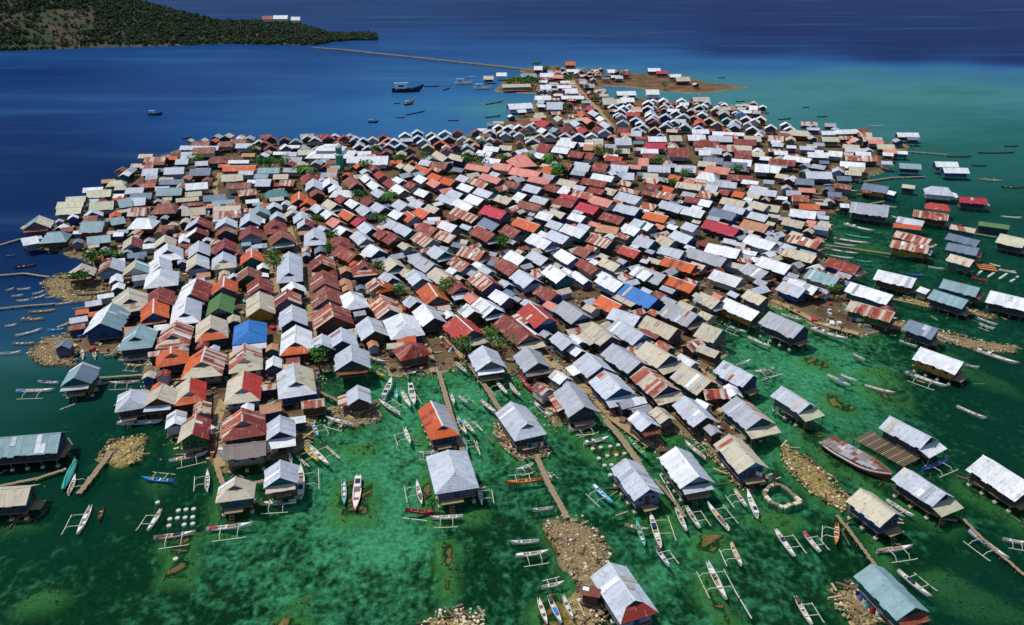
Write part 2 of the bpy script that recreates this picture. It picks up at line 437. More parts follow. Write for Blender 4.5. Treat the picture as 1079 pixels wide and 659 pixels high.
def ground_mat():
    t = NT('island_ground_and_seabed')
    at = lambda n: t.n('Attribute', attribute_name=n).outputs['Fac']
    co = t.coords()
    n1 = t.noise(co, .13, 4, .6); n2 = t.noise(co, 1.6, 4, .65); n3 = t.noise(co, 6.0, 3, .6); n2b = t.noise(co, .42, 3, .6); n2c = t.noise(t.coords(1, .75, 1), 1.15, 2, .5)
    sp = t.n('SeparateXYZ'); g = t.n('NewGeometry'); t.l(g.outputs['Position'], sp.inputs[0])
    # seabed: pale sand with beds of seagrass
    k = t.math('ADD', t.math('ADD', t.math('ADD', t.math('MULTIPLY', n1, .28), t.math('MULTIPLY', n2b, .38)), t.math('MULTIPLY', n2c, .34)), t.math('MULTIPLY', t.math('SUBTRACT', at('sand'), .5), .34))
    k = t.step(k, .41, .635)
    weed = t.mix(t.step(n2, .3, .7), lin('14260F'), lin('4A4E26'))
    sand = t.mix(t.step(n2, .3, .7), lin('A09E84'), lin('E6E4D0'))
    weed = t.mix(t.step(t.noise(co, .07, 3, .6), .5, .62, 0, .75), weed, t.mix(n2, lin('33260F'), lin('6E5A2E')))
    bed = t.mix(k, weed, sand)
    n4 = t.noise(co, 15.0, 3, .7)
    sk = t.step(t.math('ADD', t.math('MULTIPLY', n3, .5), t.math('MULTIPLY', n4, .5)), .38, .62)
    rub = t.mix(sk, lin('3A2B1A'), lin('A8946C'))
    rub = t.mix(at('yellow'), rub, t.mix(sk, lin('4E4018'), lin('B8A264')))
    rub = t.mix(t.step(n2, .5, .7, 0, .6), rub, lin('3E3A18'))
    wet = t.step(sp.outputs[2], -.1, .28)
    rub = t.mix(wet, t.mix(sk, lin('241E0C'), lin('66582C')), rub)
    rub = t.mix(t.step(sp.outputs[2], -.14, -.02), t.mix(sk, lin('9A7E40'), lin('F0D28C')), rub)
    bed = t.mix(at('rubble'), bed, rub)
    # land: trodden coral sand, dirt and litter
    dirt = t.mix(n2, lin('3E3224'), lin('7A6848'))
    dirt = t.mix(at('red'), dirt, t.mix(t.step(t.noise(co, .09, 4, .65), .42, .6), t.mix(n2, lin('4A3A26'), lin('6A5A38')), t.mix(n2, lin('63422E'), lin('8C6248'))))
    dirt = t.mix(t.step(n1, .45, .7, 0, .8), dirt, lin('40342A'))
    dirt = t.mix(t.step(n3, .62, .7, 0, .55), dirt, lin('D0C8B8'))
    dirt = t.mix(t.math('MULTIPLY', at('rubble'), .8), dirt, rub)
    up = t.step(sp.outputs[2], .05, .35)
    up = t.math('MULTIPLY', up, at('land'))
    t.l(t.mix(up, bed, dirt), t.bsdf.inputs['Base Color'])
    t.bsdf.inputs['Roughness'].default_value = .95
    t.bsdf.inputs['Specular IOR Level'].default_value = .1
    t.bump(n3, .12, .7)
    return t.mat
tag(link('island_ground', attr_mesh('island_ground', GX, GY, HT, quads, ground_mat(), {'sand': SANDV, 'rubble': RUB, 'yellow': YEL, 'land': land_k, 'red': sm(300, 380, GY)})), kind='structure')

def sea_mat():
    t = NT('sea_water')
    at = t.n('Attribute', attribute_name='depth').outputs['Fac']
    co = t.coords()
    patch = t.noise(t.coords(.35, 1.0, 1.0), .02, 5, .6)
    fine = t.noise(t.coords(.5, 1.2, 1), .12, 4, .6)
    dp = t.math('ADD', at, t.math('MULTIPLY', t.math('SUBTRACT', t.math('ADD', t.math('MULTIPLY', patch, .6), t.math('MULTIPLY', fine, .4)), .5), .16))
    rp = t.n('ValToRGB'); t.l(dp, rp.inputs[0])
    cr = rp.color_ramp
    stops = [(0, '0D5038'), (.3, '0C4436'), (.45, '225A54'), (.52, '3A6E70'), (.62, '2A5A82'), (.75, '1C4272'), (.88, '122C58'), (1, '0A1B4C')]
    cr.elements[0].position = 0; cr.elements[0].color = lin(stops[0][1])
    cr.elements[1].position = 1; cr.elements[1].color = lin(stops[-1][1])
    for p, h in stops[1:-1]:
        cr.elements.new(p).color = lin(h)
    dk = t.n('VectorMath', operation='SCALE'); t.l(rp.outputs[0], dk.inputs[0]); t.l(t.n('Attribute', attribute_name='weed_vignette').outputs['Fac'], dk.inputs['Scale'])
    dif = t.n('BsdfDiffuse'); stk = t.noise(t.coords(.16, 1.0, 1.0), .03, 4, .55)
    cc = t.mix(t.math('MULTIPLY', t.step(stk, .50, .8, 0, .16), t.step(dp, .4, .6)), dk.outputs[0], lin('4F86A8'))
    cc = t.mix(t.math('MULTIPLY', t.step(stk, .24, .48, .16, 0), t.step(dp, .4, .6)), cc, lin('0A2242'))
    t.l(cc, dif.inputs[0])
    tr = t.n('BsdfTransparent'); tr.inputs[0].default_value = (.28, .64, .487, 1)
    op = t.step(dp, -.05, .55)
    m1 = t.n('MixShader'); t.l(op, m1.inputs[0]); t.l(tr.outputs[0], m1.inputs[1]); t.l(dif.outputs[0], m1.inputs[2])
    gl = t.n('BsdfGlossy'); gl.inputs[0].default_value = (.55, .72, 1, 1); gl.inputs['Roughness'].default_value = .12
    bp = t.n('Bump'); bp.inputs['Strength'].default_value = .35; bp.inputs['Distance'].default_value = .25
    wv = t.noise(co, .9, 4, .6); t.l(wv, bp.inputs['Height'])
    fr = t.n('Fresnel'); fr.inputs[0].default_value = 1.2; t.l(bp.outputs[0], fr.inputs[1]); t.l(bp.outputs[0], gl.inputs['Normal'])
    m2 = t.n('MixShader'); t.l(t.math('MULTIPLY', fr.outputs[0], .09), m2.inputs[0]); t.l(m1.outputs[0], m2.inputs[1]); t.l(gl.outputs[0], m2.inputs[2])
    t.l(m2.outputs[0], t.out.inputs[0])
    return t.mat
sx = np.concatenate([np.linspace(-6000, -700, 12)[:-1], np.arange(-700, 701, 10.0), np.linspace(700, 6000, 12)[1:]])
sy = np.concatenate([np.linspace(-600, 40, 6)[:-1], np.arange(40, 500, 6.0), np.arange(500, 1500, 16.0), np.linspace(1500, 9000, 14)])
SX, SY = np.meshgrid(sx, sy)
spx, spy, sdep = proj(SX, np.maximum(SY, 45), 0)
spx = np.clip(spx, -200, 1280)
DV = np.clip(idw(spx, spy, DEPTH), 0, 1)
WEED_VIGNETTE = [(20,240,.75),(10,290,.45),(20,340,.42),(15,420,.55),(50,330,.45),(60,300,.5),(60,440,.7),(60,560,.8),(200,120,.95),(450,110,1.05),(60,90,.85),(600,30,.95),(900,30,.9),(900,110,1),(1060,150,.95),(1060,300,.8),(1070,450,.7),(1050,640,.65),(700,560,1),(400,560,1),(30,640,.75)]  # colour multiplier: dark seagrass bottom, plus vignette darkening painted into lower corners
i2 = np.arange(SX.size).reshape(SX.shape)
q2 = np.stack([i2[:-1, :-1], i2[:-1, 1:], i2[1:, 1:], i2[1:, :-1]], -1).reshape(-1, 4)
tag(link('sea', attr_mesh('sea', SX, SY, SX * 0, q2, sea_mat(), {'depth': DV, 'weed_vignette': np.clip(idw(spx, spy, WEED_VIGNETTE), 0, 1.2)})), kind='structure')
deep = MB().add([(-6000, -600, -6), (6000, -600, -6), (6000, 9000, -6), (-6000, 9000, -6)], [(0, 1, 2, 3)])
tag(deep.build('seabed', plain('deep_sand', '4A5A4A')), kind='structure')

# loose coral rocks lying on the rubble banks: too many to count
def rocks():
    phi = (1 + 5 ** .5) / 2
    ico = [(-1, phi, 0), (1, phi, 0), (-1, -phi, 0), (1, -phi, 0), (0, -1, phi), (0, 1, phi), (0, -1, -phi), (0, 1, -phi), (phi, 0, -1), (phi, 0, 1), (-phi, 0, -1), (-phi, 0, 1)]
    icf = [(0, 11, 5), (0, 5, 1), (0, 1, 7), (0, 7, 10), (0, 10, 11), (1, 5, 9), (5, 11, 4), (11, 10, 2), (10, 7, 6), (7, 1, 8), (3, 9, 4), (3, 4, 2), (3, 2, 6), (3, 6, 8), (3, 8, 9), (4, 9, 5), (2, 4, 11), (6, 2, 10), (8, 6, 7), (9, 8, 1)]
    b = MB()
    mi = {'rock': 0, 'rock_pale': 1, 'rock_yellow': 2}
    r = random.Random(3)
    def one(x, y, z, s, m):
        a = r.random() * 6.28
        ca, sa = math.cos(a), math.sin(a)
        v = []
        e = (s * r.uniform(.7, 1.3), s * r.uniform(.6, 1.1), s * r.uniform(.35, .7))
        for p in ico:
            k = r.uniform(.75, 1.15) / 1.9
            q = (p[0] * e[0] * k, p[1] * e[1] * k, p[2] * e[2] * k)
            v.append((x + q[0] * ca - q[1] * sa, y + q[0] * sa + q[1] * ca, z + q[2]))
        b.add(v, icf, m)
    for w, top, kind in moundW:
        xs = [p[0] for p in w]; ys = [p[1] for p in w]
        area = (max(xs) - min(xs)) * (max(ys) - min(ys))
        for _ in range(int(min(2200, area * (7 if top > .1 else 1.5)))):
            x, y = r.uniform(min(xs), max(xs)), r.uniform(min(ys), max(ys))
            if inside(w, x, y):
                one(x, y, top + r.uniform(-.12, .08), r.choice((.08, .11, .15, .2, .3)) * (1 if top > .1 else .7), (mi[kind] if r.random() < .5 else r.choice((3, 3, 1, 0))) if top > .1 else 3)
    n = len(landW)
    for i in range(n):      # stones along the near shore
        ax, ay = landW[i]; bx, by = landW[(i + 1) % n]
        if min(ay, by) > 330: continue
        L = math.hypot(bx - ax, by - ay)
        for _ in range(int(L * 7)):
            q = r.random()
            one(ax + (bx - ax) * q + r.gauss(0, .9), ay + (by - ay) * q + r.gauss(0, .9), r.uniform(-.1, .35), r.choice((.12, .18, .25)), r.choice((0, 3, 1, 2)))
    return b
tag(rocks().build('coral_rocks', [M['rock'], M['rock_pale'], M['rock_yellow'], M['rock_dark']]), 'loose coral rocks heaped along the banks and islets', 'rocks', kind='stuff')

# ------------------------------------------------------------------ hill across the strait
SHORE = [(-60,55),(0,55),(60,53),(120,51),(200,50),(260,50),(335,50),(360,49),(375,47),(398,46)]
CREST = [(-60,-28),(0,-22),(60,-14),(110,-6),(150,1),(175,8),(195,13),(215,21),(235,27),(255,26),(275,24),(300,24),(322,26),(335,31),(348,38),(360,43),(375,44.5),(398,45.5)]
def interp(tab, x):
    for (x0, y0), (x1, y1) in zip(tab, tab[1:]):
        if x <= x1:
            return y0 + (y1 - y0) * max(0, (x - x0)) / (x1 - x0)
    return tab[-1][1]
hill_rows = []
NXH, NYH = 150, 34
for i in range(NXH):
    px = -60 + 458 * i / (NXH - 1)
    s = P(px, interp(SHORE, px), 0)
    depth = 150 if px < 250 else 150 - 90 * (px - 250) / 148
    dx, dy = s[0], s[1]; n = math.hypot(dx, dy); dx /= n; dy /= n
    c = (s[0] + dx * depth, s[1] + dy * depth)
    cy = interp(CREST, px)
    lo, hi = -5, 140                    # height of the crest so that it stands as high as it does from the drone
    for _ in range(30):
        m = (lo + hi) / 2
        if proj(c[0], c[1], m)[1] > cy: lo = m
        else: hi = m
    row = []
    for j in range(NYH):
        q = j / (NYH - 1) * 1.8 - .04
        f = math.sin(min(max(q, 0), 1) * math.pi / 2) ** 1.3 if q < 1 else math.cos(min(1, (q - 1) / .8) * math.pi / 2) ** 1.1
        row.append((s[0] + dx * depth * q, s[1] + dy * depth * q, -2 + (max(lo, 1) + 2) * f if q > 0 else -2))
    hill_rows.append(row)
HV = np.array(hill_rows)
HV[:, :, 2] += np.where(HV[:, :, 2] > 2, fnoise(HV[:, :, 0], HV[:, :, 1], .035, 4) * 5, 0)
i3 = np.arange(NXH * NYH).reshape(NXH, NYH)
q3 = np.stack([i3[:-1, :-1], i3[1:, :-1], i3[1:, 1:], i3[:-1, 1:]], -1).reshape(-1, 4)
def hill_mat():
    t = NT('hill_ground')
    co = t.coords()
    n1 = t.noise(co, .02, 5, .6); n2 = t.noise(co, .2, 4, .6)
    c = t.mix(n2, lin('1E2A15'), lin('38421F'))
    c = t.mix(t.step(n1, .5, .6), c, t.mix(n2, lin('33291E'), lin('5A4A3A')))
    t.l(c, t.bsdf.inputs['Base Color']); t.bsdf.inputs['Roughness'].default_value = 1
    return t.mat
tag(link('hill', attr_mesh('hill', HV[:, :, 0], HV[:, :, 1], HV[:, :, 2], q3, hill_mat(), {})), kind='structure')

def forest():
    b = MB(); r = random.Random(11)
    bare = [(-20, 14, 34, 34), (40, 10, 100, 33), (28, 30, 82, 46), (0, 47, 150, 52)]
    for _ in range(10500):
        i = r.uniform(0, NXH - 1.01); j = r.uniform(1.2, NYH * .62)
        a, c = int(i), int(j)
        p = HV[a, c] * (1 - (i - a)) * (1 - (j - c)) + HV[a + 1, c] * (i - a) * (1 - (j - c)) + HV[a, c + 1] * (1 - (i - a)) * (j - c) + HV[a + 1, c + 1] * (i - a) * (j - c)
        if p[2] < -.2: continue
        px, py, _d = proj(p[0], p[1], p[2])
        if any(x0 < px < x1 and y0 < py < y1 for x0, y0, x1, y1 in bare) and r.random() < .78: continue
        if 47 < py and px > 150 and r.random() < .6: continue
        s = r.uniform(1.0, 2.6)
        z = p[2] + s * .6
        m = 0 if r.random() < .6 else 1
        for _k in range(6):     # leaf clumps of one tree crown
            u = Vector((r.gauss(0, 1), r.gauss(0, 1), r.gauss(0, .7))).normalized() * s * r.uniform(.3, .95)
            c0 = Vector((p[0], p[1], z)) + u
            e1 = Vector((r.gauss(0, 1), r.gauss(0, 1), r.gauss(0, 1))).normalized() * s * r.uniform(.35, .65)
            e2 = e1.cross(Vector((r.gauss(0, 1), r.gauss(0, 1), r.gauss(0, 1))).normalized())
            e3 = e1.cross(e2).normalized() * s * .4
            b.add([c0 - e1, c0 - e2, c0 + e1, c0 + e2, c0 + e3, c0 - e3], [(0, 1, 4), (1, 2, 4), (2, 3, 4), (3, 0, 4), (1, 0, 5), (2, 1, 5), (3, 2, 5), (0, 3, 5)], m)
    return b
tag(forest().build('forest', [M['hill_leaf_dark'], M['hill_leaf']]), 'dense green forest covering the hill across the strait', 'forest', kind='stuff')

# causeway road over the strait
CWAY = [(330,50),(365,52.5),(400,56.5),(440,60.5),(480,65),(515,68.5),(550,72.5),(580,76)]
def ribbon(b, pts, width, z, t=None):
    w = [Vector(P(x, y, z)) for x, y in pts]
    L, R_ = [], []
    for i, p in enumerate(w):
        dd = (w[min(i + 1, len(w) - 1)] - w[max(i - 1, 0)]).normalized()
        s = Vector((-dd.y, dd.x, 0)) * width / 2
        L.append(p + s); R_.append(p - s)
    n = len(w)
    if t is None:
        b.add(L + R_, [(i, n + i, n + i + 1, i + 1) for i in range(n - 1)])
    else:
        for i in range(n - 1):
            b.prism([L[i], R_[i], R_[i + 1], L[i + 1]], t)
    return b
tag(ribbon(MB(), CWAY, 4.2, 1.0, 3.0).build('causeway', M['road']), kind='structure')
LANES = [[(598,80),(606,92),(618,104),(634,120),(645,133),(649,150)], [(345,392),(336,372),(330,345),(322,310),(316,280),(308,250),(300,225)],
 [(297,352),(293,320),(288,290),(284,262)], [(458,392),(448,362),(430,338),(408,308),(385,282),(366,262),(352,246)], [(492,380),(472,356),(452,338),(432,318)],
 [(232,492),(229,466),(228,445),(236,420)], [(686,470),(648,442),(622,414),(596,392),(570,374),(548,352)], [(780,420),(745,395),(712,372)], [(905,352),(862,340),(828,322),(792,308),(764,300)],
 [(228,210),(226,196),(232,182)], [(385,288),(392,318),(400,340)], [(440,380),(452,370)]]
for ln in LANES:
    tag(ribbon(MB(), ln, 1.7, .53).build('sand_path', M['dirt']), kind='structure')
tag(ribbon(MB(), [(600,78),(604,88),(616,102),(632,118)], 3.5, .56).build('village_road', M['dirt']), kind='structure')
